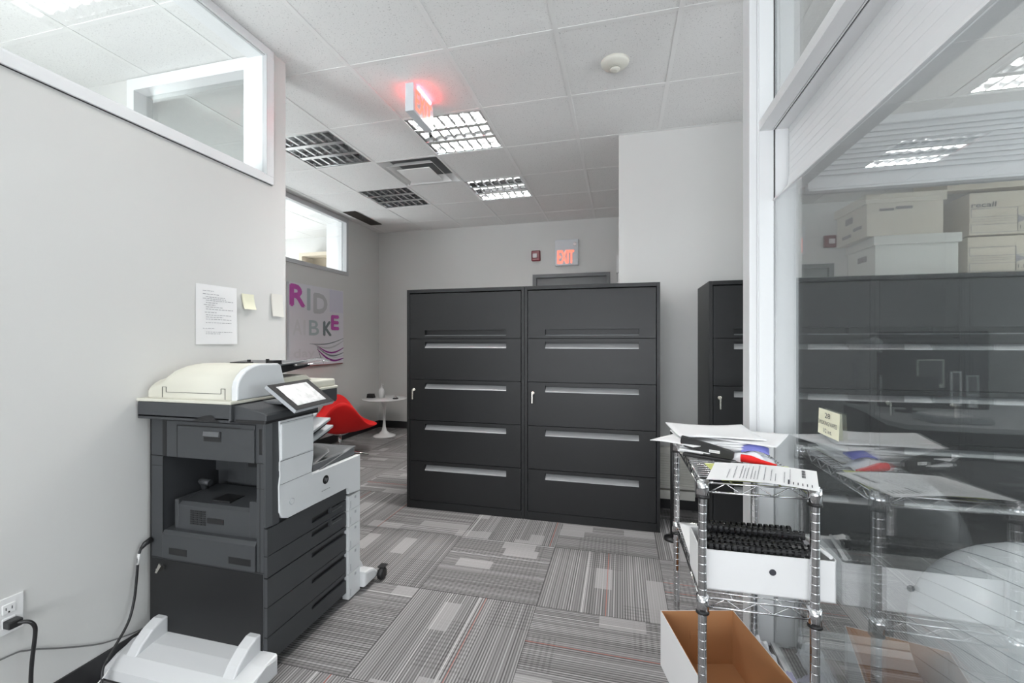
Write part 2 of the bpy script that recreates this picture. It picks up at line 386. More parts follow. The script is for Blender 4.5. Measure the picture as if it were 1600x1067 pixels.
# near left wall: clerestory window above it
NY1 = 2.10; VY = 2.0
struct(MB().box(XW - 0.12, XW, -3.6, NY1, 0, 2.125).box(XW - 0.12, XW, VY, NY1, 2.125, 3.0).box(XW - 0.12, XW, -3.6, VY, 2.856, 3.0), 'wall_left', 'wall')
w1 = struct(MB().box(XW - 0.115, XW + 0.012, -3.5, VY, 2.122, 2.165, 0.002).box(XW - 0.115, XW + 0.012, -3.5, VY, 2.815, 2.858, 0.002).box(XW - 0.115, XW + 0.012, VY - 0.05, VY, 2.165, 2.815).box(XW - 0.115, XW + 0.012, 0.16, 0.21, 2.165, 2.815).box(XW - 0.02, XW - 0.0, -3.5, VY - 0.05, 2.165, 2.175), 'window_1', 'white_al')
MB().box(XW - 0.015, XW + 0.014, VY - 0.052, VY - 0.05, 2.165, 2.815).box(XW - 0.013, XW + 0.002, -3.4, VY - 0.05, 2.811, 2.816).build('gasket', 'grey_al', w1)
MB().box(XW - 0.01, XW - 0.004, -3.4, VY - 0.05, 2.165, 2.815).build('pane', 'glass2', w1)
MB().box(XW, XW + 0.004, -3.5, VY, 2.1195, 2.1225).build('painted_frame_shadow', 'gap', w1)  # dark strip painting in the shadow line below the window frame
# cross wall of the left room, with its own clerestory
struct(MB().box(XFL, XW - 0.12, VY, NY1, 0, 2.1).box(XFL, -2.92, VY, NY1, 2.1, 3.0).box(-2.92, XW - 0.12, VY, NY1, 2.855, 3.0), 'wall_left_cross', 'wall')
w3 = struct(MB().box(-2.92, XW - 0.12, VY - 0.012, NY1, 2.1, 2.145).box(-2.92, XW - 0.12, VY - 0.012, NY1, 2.785, 2.855).box(-2.92, -2.865, VY - 0.012, NY1, 2.145, 2.785).box(-2.05, XW - 0.12, VY - 0.012, NY1, 2.145, 2.785), 'window_3', 'white_al')
MB().box(-2.87, -2.05, NY1 - 0.04, NY1 - 0.034, 2.145, 2.785).build('pane', 'glass2', w3)
# rear, outer walls
struct(MB().box(-6.2, 4.6, -3.72, -3.6, 0, 3.0), 'wall_rear', 'wall')
struct(MB().box(-6.32, -6.2, -3.6, 6.0, 0, 3.0), 'wall_outer_left', 'wall')
struct(MB().box(4.6, 4.72, -3.6, 6.0, 0, 3.0), 'wall_outer_right', 'wall')
struct(MB().box(XFL - 0.42, XFL - 0.125, 5.1, 5.3, 0, CZ), 'trim_1', 'white_al')
# windows added to account for the fill lamps, none known to exist
def added_window(name, axis, pos, sgn, c0, c1, z0=0.75, z1=2.3):
    d0, d1 = (pos, pos + sgn * 0.04)
    def bx(mb, a0, a1, b0, b1, e0=d0, e1=d1):
        return mb.box(e0, e1, a0, a1, b0, b1) if axis == 'x' else mb.box(a0, a1, e0, e1, b0, b1)
    m = MB()
    for q in ((c0, c1, z0, z0 + 0.05), (c0, c1, z1 - 0.05, z1), (c0, c0 + 0.05, z0, z1), (c1 - 0.05, c1, z0, z1), ((c0 + c1) / 2 - 0.025, (c0 + c1) / 2 + 0.025, z0, z1)): bx(m, *q)
    o = struct(m, name, 'white_al')
    bx(MB(), c0 + 0.05, c1 - 0.05, z0 + 0.05, z1 - 0.05, pos + sgn * 0.004, pos + sgn * 0.012).build('added_glow_pane', MT['glowpane'], o)
MT['glowpane'] = em('added_glow_glass', (0.8, 0.88, 1.0), 0.7)  # faint glow added to the panes of the assumed windows
added_window('added_window_6', 'y', -3.6, 1, -1.8, 0.6); added_window('added_window_7', 'x', 4.6, -1, -1.3, 1.7)
added_window('added_window_8', 'x', XFL, 1, -2.3, -0.1); added_window('added_window_9', 'x', -6.2, 1, 2.5, 4.7); added_window('added_window_10', 'x', 4.6, -1, 2.2, 3.0)
# baseboards
struct(MB().box(XW, XW + 0.008, -3.5, NY1 + 0.008, 0, 0.1), 'baseboard_left', 'base')
struct(MB().box(XFL, XFL + 0.008, NY1, YB, 0, 0.1), 'baseboard_far_left', 'base')
struct(MB().box(XFL, -1.144, YB - 0.008, YB, 0, 0.1).box(-0.128, XS, YB - 0.008, YB, 0, 0.1), 'baseboard_back', 'base')
struct(MB().box(XS - 0.008, XS, YR, YB, 0, 0.1).box(XS - 0.008, 4.6, YR - 0.008, YR, 0, 0.1), 'baseboard_right', 'base')

# glass partition beside the aisle (runs away from the camera) and its return across the office
PY = 2.0
w4 = struct(MB().box(0.561, 0.615, PY, PY + 0.13, 0, CZ).box(0.622, 0.690, PY, PY + 0.13, 0, CZ).box(0.527, 0.5565, PY + 0.012, PY + 0.11, 0, CZ, 0.003).box(0.556, 0.563, PY + 0.006, PY + 0.12, 0, CZ), 'window_4', 'white_al')
MB().box(0.613, 0.624, PY + 0.012, PY + 0.12, 0, CZ).build('post_groove', 'gap', w4)
MB().box(0.561, 0.610, -3.5, PY, 2.136, 2.176).box(0.612, 0.617, -3.5, PY, 2.136, 2.165).box(0.6225, 0.690, -3.5, PY, 2.136, 2.176).box(0.60, 0.64, -3.5, PY, 2.15, 2.176).build('transom', 'white_al', w4)
MB().box(0.617, 0.6225, -3.5, PY, 2.14, 2.15).build('transom_groove', 'gap', w4)
MB().box(0.58, 0.67, -3.5, PY, CZ - 0.05, CZ).box(0.6, 0.65, -3.5, PY, 2.176, 2.19).build('top_rail', 'white_al', w4)
MB().box(0.622, 0.628, -3.5, PY, 2.19, CZ - 0.05).build('upper_pane', 'glass2', w4)
hp = MB().box(0.668, 0.715, -3.5, PY - 0.012, 1.93, 2.136)
for k in range(6): hp.box(0.6672, 0.67, -3.5, PY - 0.012, 1.958 + 0.03 * k, 1.962 + 0.03 * k)
hp.prism([(0.655, 1.888), (0.668, 1.885), (0.72, 1.885), (0.72, 1.935), (0.666, 1.935), (0.662, 1.90)], 'y', -3.5, PY - 0.012)
hp.build('ribbed_header', 'white_al', w4)
MB().box(0.6150, 0.6205, -3.5, PY, 0.015, 1.848).build('lower_pane', 'glass', w4)
MB().prism([(0.612, 1.842), (0.623, 1.842), (0.668, 1.880), (0.668, 1.888), (0.655, 1.888), (0.612, 1.850)], 'y', -3.5, PY).build('glass_clamp', 'white_al', w4)
MB().box(0.603, 0.633, -3.5, PY, 0, 0.015).build('floor_track', 'grey_al', w4)
w5 = struct(MB().box(0.70, 4.6, 1.97, 2.018, 0, 0.045).box(0.70, 4.6, 2.028, 2.08, 0, 0.045).box(0.70, 4.6, 2.0, 2.05, 0, 0.035), 'window_5', 'white_al')
h2 = MB().box(0.73, 4.6, 2.0, 2.05, 1.868, 2.11).box(0.70, 4.6, 1.985, 2.06, 2.108, 2.142, 0.004).box(0.735, 4.6, 1.985, 2.0, 1.868, 1.915).prism([(1.985, 1.868), (1.975, 1.862), (1.975, 1.868), (1.985, 1.876)], 'x', 0.735, 4.6)
for k in range(9): h2.box(0.735, 4.6, 1.990, 2.0, 1.928 + 0.0195 * k, 1.936 + 0.0195 * k)
h2.build('ribbed_header', 'white_al', w5)
MB().box(0.70, 4.6, 2.026, 2.032, 0.04, 1.87).build('pane', 'glass', w5)
MB().box(0.691, 0.70, 1.985, 2.1, 0, 2.11).build('jamb', 'grey_al', w5)

# ---------------------------------------------------------------- ceiling fixtures
def fixture(i, j, lit, label, group=None):
    x0, x1, y0, y1 = gx(i) + 0.012, gx(i + 1) - 0.012, gy(j) + 0.012, gy(j + 1) - 0.012
    cx, cy = (x0 + x1) / 2, (y0 + y1) / 2
    t = thing('louvre_light', label, 'ceiling light', (cx, cy, CZ), group=group)
    MB().box(x0, x1, y0, y1, CZ + 0.115, CZ + 0.12).box(x0, x0 + 0.004, y0, y1, CZ, CZ + 0.12).box(x1 - 0.004, x1, y0, y1, CZ, CZ + 0.12).box(x0, x1, y0, y0 + 0.004, CZ, CZ + 0.12).box(x0, x1, y1 - 0.004, y1, CZ, CZ + 0.12).build('housing', 'louver', t)
    w_ = (y1 - y0) / 3
    lv = MB()
    for k in (1, 2):                                              # the long spines of the louvre, wedge shaped
        yy = y0 + k * w_
        lv.prism([(yy - 0.022, CZ + 0.002), (yy + 0.022, CZ + 0.002), (yy + 0.006, CZ + 0.055), (yy - 0.006, CZ + 0.055)], 'x', x0 + 0.004, x1 - 0.004)
    for yy, s_ in ((y0 + 0.004, 1), (y1 - 0.004, -1)):
        lv.prism([(yy, CZ + 0.002), (yy + s_ * 0.02, CZ + 0.002), (yy, CZ + 0.06)], 'x', x0 + 0.004, x1 - 0.004)
    n = 7
    for b in range(3):                                            # cross blades
        for k in range(n + 1):
            xx = x0 + 0.012 + (x1 - x0 - 0.024) * k / n
            lv.prism([(xx - 0.010, CZ + 0.006), (xx + 0.010, CZ + 0.006), (xx + 0.002, CZ + 0.05), (xx - 0.002, CZ + 0.05)], 'y', y0 + b * w_ + 0.02, y0 + (b + 1) * w_ - 0.02)
    lv.build('louvre', 'louver', t)
    for b in range(3):
        yy = y0 + (b + 0.5) * w_; s_ = lit[b] if lit else 0
        m = 'tube' if not s_ else em('lit_tube', (1.0, 0.99, 0.97), 9.0 * s_)
        MB().cyl((x0 + 0.02, yy, CZ + 0.085), (x1 - 0.02, yy, CZ + 0.085), 0.013, 12).build('tube', m, t)
        if s_:
            o = area('tube_light', (cx, yy, CZ + 0.066), (0, 0, 0), 0.5, 0.13, 9.0 * s_, (1, 0.985, 0.96))
    return t
fixture(1, 1, FIX_ON[(1, 1)], 'brightly lit ceiling louvre light just beyond the hanging EXIT sign')
fixture(1, 3, FIX_ON[(1, 3)], 'half-lit ceiling louvre light nearest the wall EXIT sign')
fixture(-1, 1, None, 'unlit ceiling louvre light cut by the near wall edge, left of the hanging EXIT sign')
fixture(-1, 3, None, 'unlit ceiling louvre light beyond the square air diffuser')
OFFL = {(1, -2): 'added lit ceiling louvre light directly above the camera aisle', (1, -5): 'added lit ceiling louvre light farthest behind the camera in the aisle', (8, -1): 'added lit ceiling louvre light over the office near the ball',
        (6, -4): 'added lit ceiling louvre light over the office desk end', (-5, 3): 'added lit ceiling louvre light beyond the far left window'}
for k in OFFL: fixture(k[0], k[1], FIX_ON[k], OFFL[k])  # out-of-view fixtures added to light the aisle, office and far room

x0, x1, y0, y1 = gx(0) + 0.012, gx(1) - 0.012, gy(2) + 0.012, gy(3) - 0.012
t = thing('air_diffuser', 'square stepped white air diffuser in the ceiling between the lights', 'air vent', ((x0 + x1) / 2, (y0 + y1) / 2, CZ))
def frustum(mb, a, za, b, zb, th=0.003):
    cx, cy = (x0 + x1) / 2, (y0 + y1) / 2
    def sq(h, z): return [mb.bm.verts.new((cx + sx * h, cy + sy * h, z)) for sx, sy in ((-1, -1), (1, -1), (1, 1), (-1, 1))]
    A, B, C2, D = sq(a, za), sq(b, zb), sq(b - 0.002, zb + th), sq(a - 0.002, za + th)
    for P, Q in ((A, B), (B, C2), (C2, D), (D, A)):
        for k in range(4): mb.bm.faces.new((P[k], P[(k + 1) % 4], Q[(k + 1) % 4], Q[k]))
    return mb
h = (x1 - x0) / 2
frustum(MB(), h, CZ - 0.001, h - 0.05, CZ + 0.06).build('outer_cone', 'tbar', t)
frustum(MB(), h - 0.06, CZ - 0.022, h - 0.12, CZ + 0.03).build('middle_cone', 'tbar', t)
MB().box((x0 + x1) / 2 - h + 0.13, (x0 + x1) / 2 + h - 0.13, (y0 + y1) / 2 - h + 0.13, (y0 + y1) / 2 + h - 0.13, CZ - 0.03, CZ - 0.024, 0.002).build('centre_plate', 'tbar', t)
MB().box(x0, x1, y0, y1, CZ + 0.065, CZ + 0.07).build('throat', 'doorm', t)
t = thing('slot_vent', 'narrow dark brown slot vent in the ceiling beside the far left wall', 'air vent', (-3.235, 4.98, CZ))
MB().box(-3.325, -3.15, 4.67, 5.29, CZ - 0.006, CZ - 0.002).build('frame', 'grille', t)
mb = MB()
for k in range(9): mb.box(-3.31 + 0.0175 * k, -3.303 + 0.0175 * k, 4.68, 5.28, CZ - 0.012, CZ - 0.006)
mb.build('blades', 'grille', t)
t = thing('smoke_detector', 'round off-white smoke detector on the ceiling', 'smoke detector', (-0.03, 2.547, CZ))
MB().lathe([(0.08, CZ), (0.078, CZ - 0.01), (0.068, CZ - 0.02), (0.045, CZ - 0.03), (0.034, CZ - 0.032)], (-0.03, 2.547, 0), 36).build('base', 'beige', t)
MB().lathe([(0.026, CZ - 0.032), (0.026, CZ - 0.042)], (-0.03, 2.547, 0), 24).build('sensing_slot', 'hole', t)
MB().lathe([(0.034, CZ - 0.036), (0.034, CZ - 0.039)], (-0.03, 2.547, 0), 24).lathe([(0.030, CZ - 0.042), (0.026, CZ - 0.048), (0.012, CZ - 0.052)], (-0.03, 2.547, 0), 24).build('cap', 'beige', t)

# hanging EXIT sign
ex0, ex1, ey0, ey1, ez0 = -1.284, -1.228, 2.42, 2.71, 2.675
t = thing('exit_sign', 'white box EXIT sign with red letters hanging from the ceiling', 'exit sign', ((ex0 + ex1) / 2, (ey0 + ey1) / 2, ez0))
MB().box(ex0, ex1, ey0, ey1, ez0, CZ - 0.012, 0.003).box(ex0 + 0.012, ex1 - 0.012, 2.52, 2.62, CZ - 0.014, CZ - 0.002).build('housing', 'exitbox', t)
lettering(MB(), 'EXIT', (ex1 + 0.001, ey0 + 0.03, ez0 + 0.022), (0, 1, 0), (0, 0, 1), 0.225, 0.125, 0.004).build('letters', 'exit', t, normals=False)
lettering(MB(), 'EXIT', (ex0 - 0.001, ey1 - 0.03, ez0 + 0.022), (0, -1, 0), (0, 0, 1), 0.225, 0.125, 0.004).build('letters', 'exit', t, normals=False)
MB().box(ex1 + 0.001, ex1 + 0.010, 2.47, 2.66, CZ - 0.026, CZ - 0.010).box(ex0 - 0.010, ex0 - 0.001, 2.47, 2.66, CZ - 0.026, CZ - 0.010).build('lamp_strip', 'exit_glow', t)
MB().cyl((ex1 - 0.03, ey1 + 0.012, ez0 + 0.0), (ex1 - 0.03, ey1 + 0.03, ez0 - 0.01), 0.012).build('lamp_socket', 'cop_black', t)
# EXIT sign over the grey door
t = thing('exit_sign', 'square EXIT sign on the back wall above the grey door', 'exit sign', (-0.68, YB, 2.26))
MB().box(-0.837, -0.531, YB - 0.06, YB, 2.257, 2.595, 0.006).build('housing', 'exitbox', t)
lettering(MB(), 'EXIT', (-0.80, YB - 0.062, 2.285), (1, 0, 0), (0, 0, 1), 0.21, 0.165, 0.005).build('letters', 'exit', t, normals=False)
MB().lathe([(0.026, YB - 0.061), (0.024, YB - 0.068), (0.01, YB - 0.07)], (-0.575, 0, 2.53), 20, 'y').build('test_lamp', 'lens', t)
t = thing('fire_alarm', 'small dark red fire alarm strobe on the back wall', 'fire alarm', (-1.095, YB, 2.335))
MB().box(-1.156, -1.036, YB - 0.05, YB, 2.335, 2.475, 0.012, 3).build('body', 'alarm', t)
MB().box(-1.135, -1.075, YB - 0.068, YB - 0.048, 2.375, 2.432, 0.008).build('strobe_lens', 'lens', t)
t = thing('wall_chime', 'slim white box on the side wall edge beside the EXIT sign', 'wall box', (XS, 5.45, 2.0))
MB().box(XS - 0.035, XS - 0.002, 5.35, 5.5, 2.09, 2.30, 0.004).box(XS - 0.02, XS - 0.002, 5.4, 5.44, 1.9, 2.09).build('cover', 'plas_white', t)
MB().box(XS - 0.024, XS - 0.002, 5.50, 5.54, 2.0, 2.25).build('back_plate', 'cop_black', t)
t = thing('wall_heater', 'white ribbed wall heater between the file cabinets', 'heater', (0.4, YR, 0.085))
MB().box(0.265, 0.53, YR - 0.05, YR - 0.01, 0.165, 0.47).box(0.265, 0.53, YR - 0.06, YR - 0.01, 0.09, 0.155).build('body', 'kraft_w', t)
mb = MB()
for k in range(14): mb.box(0.27, 0.525, YR - 0.058, YR - 0.05, 0.18 + 0.018 * k, 0.189 + 0.018 * k)
mb.build('fins', 'kraft_w', t)

# ---------------------------------------------------------------- lateral file cabinets
CW, CD, CH = 0.915, 0.422, 1.652
def file_cabinet(label, x, y, group=None):
    t = thing('file_cabinet', label, 'file cabinet', (x, y, 0), group=group, local=True)
    # local: x 0..CW, front at y=0, back at y=CD
    body = MB().box(0, 0.022, 0.0, CD, 0.0, CH, 0.002).box(CW - 0.022, CW, 0.0, CD, 0.0, CH, 0.002).box(0.022, CW - 0.022, 0.0, CD, CH - 0.026, CH, 0.0015).box(0.022, CW - 0.022, 0.0, CD, 0.0, 0.058).box(0.022, CW - 0.022, CD - 0.02, CD, 0.058, CH - 0.026)
    body.build('carcass', 'cab', t)
    MB().box(0.022, CW - 0.022, 0.05, CD - 0.02, 0.058, CH - 0.026).build('interior', 'cabin', t)
    zs = [0.061, 0.361, 0.668, 0.976, 1.283, CH - 0.03]
    X0, X1 = 0.026, CW - 0.026; hx0, hx1 = 0.148, 0.782
    for k in range(5):
        z0, z1 = zs[k], zs[k + 1] - 0.004
        if k < 4: hz1, hz0 = z1 - 0.022, z1 - 0.066
        else: hz0, hz1 = z0 + 0.02, z0 + 0.062
        d = MB()
        d.box(X0, hx0, 0.001, 0.02, z0, z1).box(hx1, X1, 0.001, 0.02, z0, z1).box(hx0, hx1, 0.001, 0.02, z0, hz0).box(hx0, hx1, 0.001, 0.02, hz1, z1)
        d.box(hx0, hx1, 0.034, 0.04, hz0, hz1).box(hx0, hx1, 0.02, 0.036, hz1, hz1 + 0.004).box(hx0 - 0.004, hx0, 0.02, 0.036, hz0, hz1).box(hx1, hx1 + 0.004, 0.02, 0.036, hz0, hz1)
        bmesh.ops.remove_doubles(d.bm, verts=d.bm.verts, dist=1e-5)
        dr = d.build('drawer' if k < 4 else 'flipper_door', 'cab', t)
        if k < 4:
            MB().prism([(0.0, hz0 - 0.002), (0.006, hz0 - 0.002), (0.034, hz0 + 0.028), (0.032, hz0 + 0.032), (0.0, hz0 + 0.003)], 'x', hx0 + 0.001, hx1 - 0.001).build('pull', 'pull', dr)
        else:
            MB().prism([(0.0, hz0 - 0.002), (0.006, hz0 - 0.002), (0.032, hz0 + 0.006), (0.0, hz0 + 0.004)], 'x', hx0 + 0.001, hx1 - 0.001).build('pull', 'cop_mid', dr)
        if k == 2:
            l = MB().lathe([(0.013, 0.002), (0.013, -0.008), (0.010, -0.011)], (0.062, 0, z1 - 0.075), 16, 'y').build('lock', 'steel', dr)
            MB().box(0.060, 0.064, -0.030, -0.011, z1 - 0.083, z1 - 0.067).box(0.0575, 0.0665, -0.034, -0.030, z1 - 0.145, z1 - 0.072, 0.001).build('key', 'steel', l)
    return t
fc = file_cabinet('black five-drawer file cabinet, left of the pair in mid-room', -1.577, 3.0)
cabs = [('black five-drawer file cabinet, right of the pair in mid-room', -0.661, 3.0), ('black file cabinet partly hidden behind the white partition post', 0.557, 3.03),
        ('black file cabinet behind the glass, under the stacked kraft boxes and recall cartons', 1.473, 3.03), ('black file cabinet behind the glass at the picture right edge', 2.389, 3.03)]
for lab, x, y in cabs:
    c = copy_tree(fc); c.location = (x, y, 0); c['label'] = lab; ROOT[c.name] = Vector((0, 0, 0))

# ---------------------------------------------------------------- boxes on the cabinets
def carton(label, x0, x1, y0, y1, z0, z1, mat, lid=0.055, rz=0, name='storage_box', lidx=0.012):
    t = thing(name, label, 'box', ((x0 + x1) / 2, (y0 + y1) / 2, z0), rz, local=True)
    a, b, h_ = (x1 - x0) / 2, (y1 - y0) / 2, z1 - z0
    MB().box(-a + lidx, a - lidx, -b + lidx, b - lidx, 0.0, h_ - 0.01, 0.002).build('body', mat, t)
    if lid: MB().box(-a, a, -b, b, h_ - lid, h_, 0.003).build('lid', mat, t)
    return t, a, b, h_
ZC = CH
tA, a, b, h_ = carton('plain off-white lidded box on the file cabinets behind glass, lower of the left stack', 1.487, 1.925, 3.07, 3.42, ZC, ZC + 0.245, 'kraft_w')
MB().box(-a + 0.009, -a + 0.012, -0.07, 0.03, 0.11, 0.145).build('handle_hole', 'hole', tA)
tB, a, b, h_ = carton('kraft lidded box with black marker patches behind glass, upper of the left stack', 1.43, 1.845, 3.06, 3.43, ZC + 0.245, ZC + 0.495, 'kraft', rz=R(2))
MB().box(-a + 0.009, -a + 0.012, -0.02, 0.06, 0.12, 0.16).build('handle_hole', 'hole', tB)
MB().box(-0.13, -0.055, -b + 0.008, -b + 0.012, 0.148, 0.163, 0.001, mat=None).box(-0.045, 0.04, -b + 0.008, -b + 0.012, 0.155, 0.172, 0.001).box(-a + 0.009, -a + 0.0125, -0.12, -0.03, 0.06, 0.08).box(-a + 0.009, -a + 0.0125, -0.0, 0.1, 0.035, 0.055).build('marker_patch', 'ink_dark', tB)
def recall_print(t, a, b, h_, word):
    y = -b + 0.0105
    x = -a + 0.02
    fr = MB()
    def rect(u0, u1, v0, v1, w_=0.0022):
        fr.box(x + u0, x + u1, y, y + 0.002, v0, v0 + w_).box(x + u0, x + u1, y, y + 0.002, v1, v1 + w_).box(x + u0, x + u0 + w_, y, y + 0.002, v0, v1).box(x + u1, x + u1 + w_, y, y + 0.002, v0, v1)
    rect(0.0, 0.215, 0.012, 0.058); rect(0.0, 0.215, 0.102, 0.15); rect(0.215, 0.33, 0.012, 0.102)
    fr.build('printed_frame', 'ink', t)
    tri = MB().prism([(x + 0.217, 0.062), (x + 0.217, 0.102), (x + 0.27, 0.082)], 'y', y - 0.0005, y + 0.002); tri.build('printed_arrow', 'ink', t)
    wd = MB()
    if word: lettering(wd, 'recall', (x, y, 0.160), (1, 0, 0.0), (0.12, 0, 1), 0.115, 0.028, 0.0008)
    lettering(wd, '1.800.732.2551' if False else '1.800', (x + 0.225, y, 0.026), (1, 0, 0), (0, 0, 1), 0.075, 0.020)
    wd.build('printed_words', 'ink_dark', t, normals=False)
    textlines(MB(), (x + 0.012, y, 0.088), (1, 0, 0), (0, 0, 1), 0.19, [(0, 0, 0.185), (0.012, -0.005, 0.19)], 0.002, 3).build('small_print', 'ink', t, normals=False)
t, a, b, h_ = carton('kraft recall carton behind glass, directly on the file cabinets at right', 1.945, 2.365, 3.07, 3.42, ZC, ZC + 0.222, 'kraft', lid=0.0)
recall_print(t, a, b, h_ - 0.01, False)
t, a, b, h_ = carton('kraft recall carton behind glass, upper one of the right stack', 1.95, 2.37, 3.065, 3.42, ZC + 0.222, ZC + 0.475, 'kraft', lid=0.0)
recall_print(t, a, b, h_, True)
t, a, b, h_ = carton('kraft carton behind glass showing only its bottom edge under the ribbed header', 1.86, 2.33, 3.09, 3.42, ZC + 0.495, ZC + 0.72, 'kraft', lid=0.0)
textlines(MB(), (-0.1, -b + 0.011, 0.03), (1, 0, 0), (0, 0, 1), 0.1, [(0, 0, 0.08)], 0.006, 5).build('small_print', 'ink', t, normals=False)

# ---------------------------------------------------------------- multifunction copier
L_, R_, N_, F_ = -1.855, -1.30, 1.35, 1.93
T = thing('office_copier', 'large charcoal and white office copier against the left wall', 'copier', ((L_ + R_) / 2, (N_ + F_) / 2, 0))
body = MB()
body.box(L_, R_, N_, F_, 0.035, 0.388, 0.003)                                         # lower cabinet
body.box(L_, -1.79, N_, 1.62, 0.388, 0.80, 0.002).box(-1.333, R_, N_, 1.62, 0.388, 0.80, 0.002)   # columns of the open side bay
body.box(-1.79, -1.333, 1.60, 1.62, 0.388, 0.80)
body.box(L_, R_, 1.62, F_, 0.388, 0.675, 0.002)
body.box(L_, R_, N_, 1.587, 0.80, 0.962, 0.003)                                       # head block
body.box(L_, -1.62, 1.587, F_, 0.675, 0.97)
body.build('body', 'cop_dark', T)
MB().box(-1.788, -1.335, 1.352, 1.6, 0.386, 0.50).build('bay_floor', 'cop_dark', T)
MB().box(L_ + 0.0, L_ + 0.006, N_ - 0.001, N_ + 0.002, 0.04, 0.95).box(L_, -1.785, N_ - 0.0008, N_ + 0.001, 0.797, 0.799).box(L_, -1.79, N_ - 0.0008, N_ + 0.001, 0.758, 0.760).box(-1.79, -1.788, N_ - 0.0008, N_ + 0.001, 0.388, 0.80).box(-1.333, R_, N_ - 0.0008, N_ + 0.001, 0.704, 0.706).box(-1.333, R_, N_ - 0.0008, N_ + 0.001, 0.799, 0.801).box(-1.318, -1.3165, N_ - 0.0008, N_ + 0.001, 0.39, 0.80).box(L_, R_, N_ - 0.0008, N_ + 0.001, 0.387, 0.3895).box(-1.79, -1.765, N_ - 0.001, N_ + 0.002, 0.80, 0.955).build('panel_seams', 'cop_black', T)
MB().box(L_ + 0.004, R_ - 0.003, N_ - 0.003, N_, 0.045, 0.384, 0.001).build('side_panel', 'cab', T)
# upper side door and its latch
dd = MB().box(-1.762, -1.336, N_ - 0.006, N_, 0.80, 0.945, 0.002).box(-1.704, -1.336, N_ - 0.009, N_ - 0.006, 0.803, 0.927, 0.001).build('side_door', 'cop_dark', T)
MB().box(-1.704, -1.40, N_ - 0.0095, N_ - 0.008, 0.928, 0.9305).box(-1.7055, -1.7035, N_ - 0.0095, N_ - 0.008, 0.80, 0.9305).build('door_seam', 'cop_black', dd)
def latch(x0, x1, z0, z1, y, parent):
    lt = MB().box(x0, x1, y - 0.001, y + 0.001, z0, z1).build('latch', 'cop_black', parent)
    MB().prism([(y - 0.006, z1), (y - 0.001, z1), (y - 0.001, z1 - 0.55 * (z1 - z0)), (y - 0.008, z1 - 0.45 * (z1 - z0))], 'x', x0 + 0.004, x1 - 0.004).build('latch_flap', 'cop_mid', lt)
latch(-1.572, -1.488, 0.873, 0.912, N_ - 0.0095, dd)
MB().box(-1.321, -1.306, N_ - 0.001, N_ + 0.002, 0.833, 0.93, 0.001).build('finger_slot', 'cop_black', T)
# inside the bay: inner door and the fuser unit
ind = MB().box(-1.72, -1.335, 1.585, 1.60, 0.60, 0.80, 0.002).box(-1.62, -1.335, 1.578, 1.586, 0.62, 0.775, 0.002).build('inner_door', 'cop_dark', T)
latch(-1.60, -1.50, 0.705, 0.745, 1.577, ind)
fu = MB().prism([(1.372, 0.503), (1.372, 0.600), (1.385, 0.612), (1.55, 0.628), (1.57, 0.62), (1.57, 0.503)], 'x', -1.742, -1.385, 0.002).box(-1.755, -1.735, 1.37, 1.57, 0.503, 0.622, 0.004).box(-1.385, -1.34, 1.368, 1.57, 0.503, 0.645, 0.004).build('duplex_unit', 'cop_dark', T)
mb = MB()
for k in range(7):
    for q in range(4): mb.box(-1.675 + 0.020 * q, -1.659 + 0.020 * q, 1.370, 1.373, 0.528 + 0.0085 * k, 0.533 + 0.0085 * k)
mb.box(-1.59, -1.51, 1.370, 1.373, 0.540, 0.560).box(-1.60, -1.51, 1.40, 1.47, 0.6135, 0.622).build('vent_grille', 'cop_black', fu)
MB().tube([(-1.745, 1.50, 0.61), (-1.745, 1.49, 0.645), (-1.735, 1.47, 0.665), (-1.70, 1.45, 0.672), (-1.665, 1.45, 0.668)], 0.013, 10).build('lift_handle', 'cop_dark', fu)
ld = MB().prism([(N_ - 0.006, 0.392), (N_ - 0.006, 0.488), (N_ + 0.004, 0.502), (N_ + 0.05, 0.506), (N_ + 0.05, 0.392)], 'x', -1.786, -1.335, 0.002).build('lower_door', 'cop_dark', T)
for a_, b_ in ((-1.75, -1.66), (-1.457, -1.354)):
    MB().box(a_, b_, N_ - 0.0075, N_ - 0.005, 0.410, 0.436, 0.001).build('finger_slot', 'cop_black', ld)
lk = MB().lathe([(0.011, N_ + 0.001), (0.011, N_ - 0.006)], (-1.783, 0, 0.352), 14, 'y').build('cabinet_lock', 'cop_black', T)
MB().box(-1.786, -1.780, N_ - 0.03, N_ - 0.006, 0.345, 0.360).prism([(-1.786, 0.345), (-1.776, 0.345), (-1.755, 0.375), (-1.765, 0.385)], 'y', N_ - 0.034, N_ - 0.030).build('key', 'steel', lk)
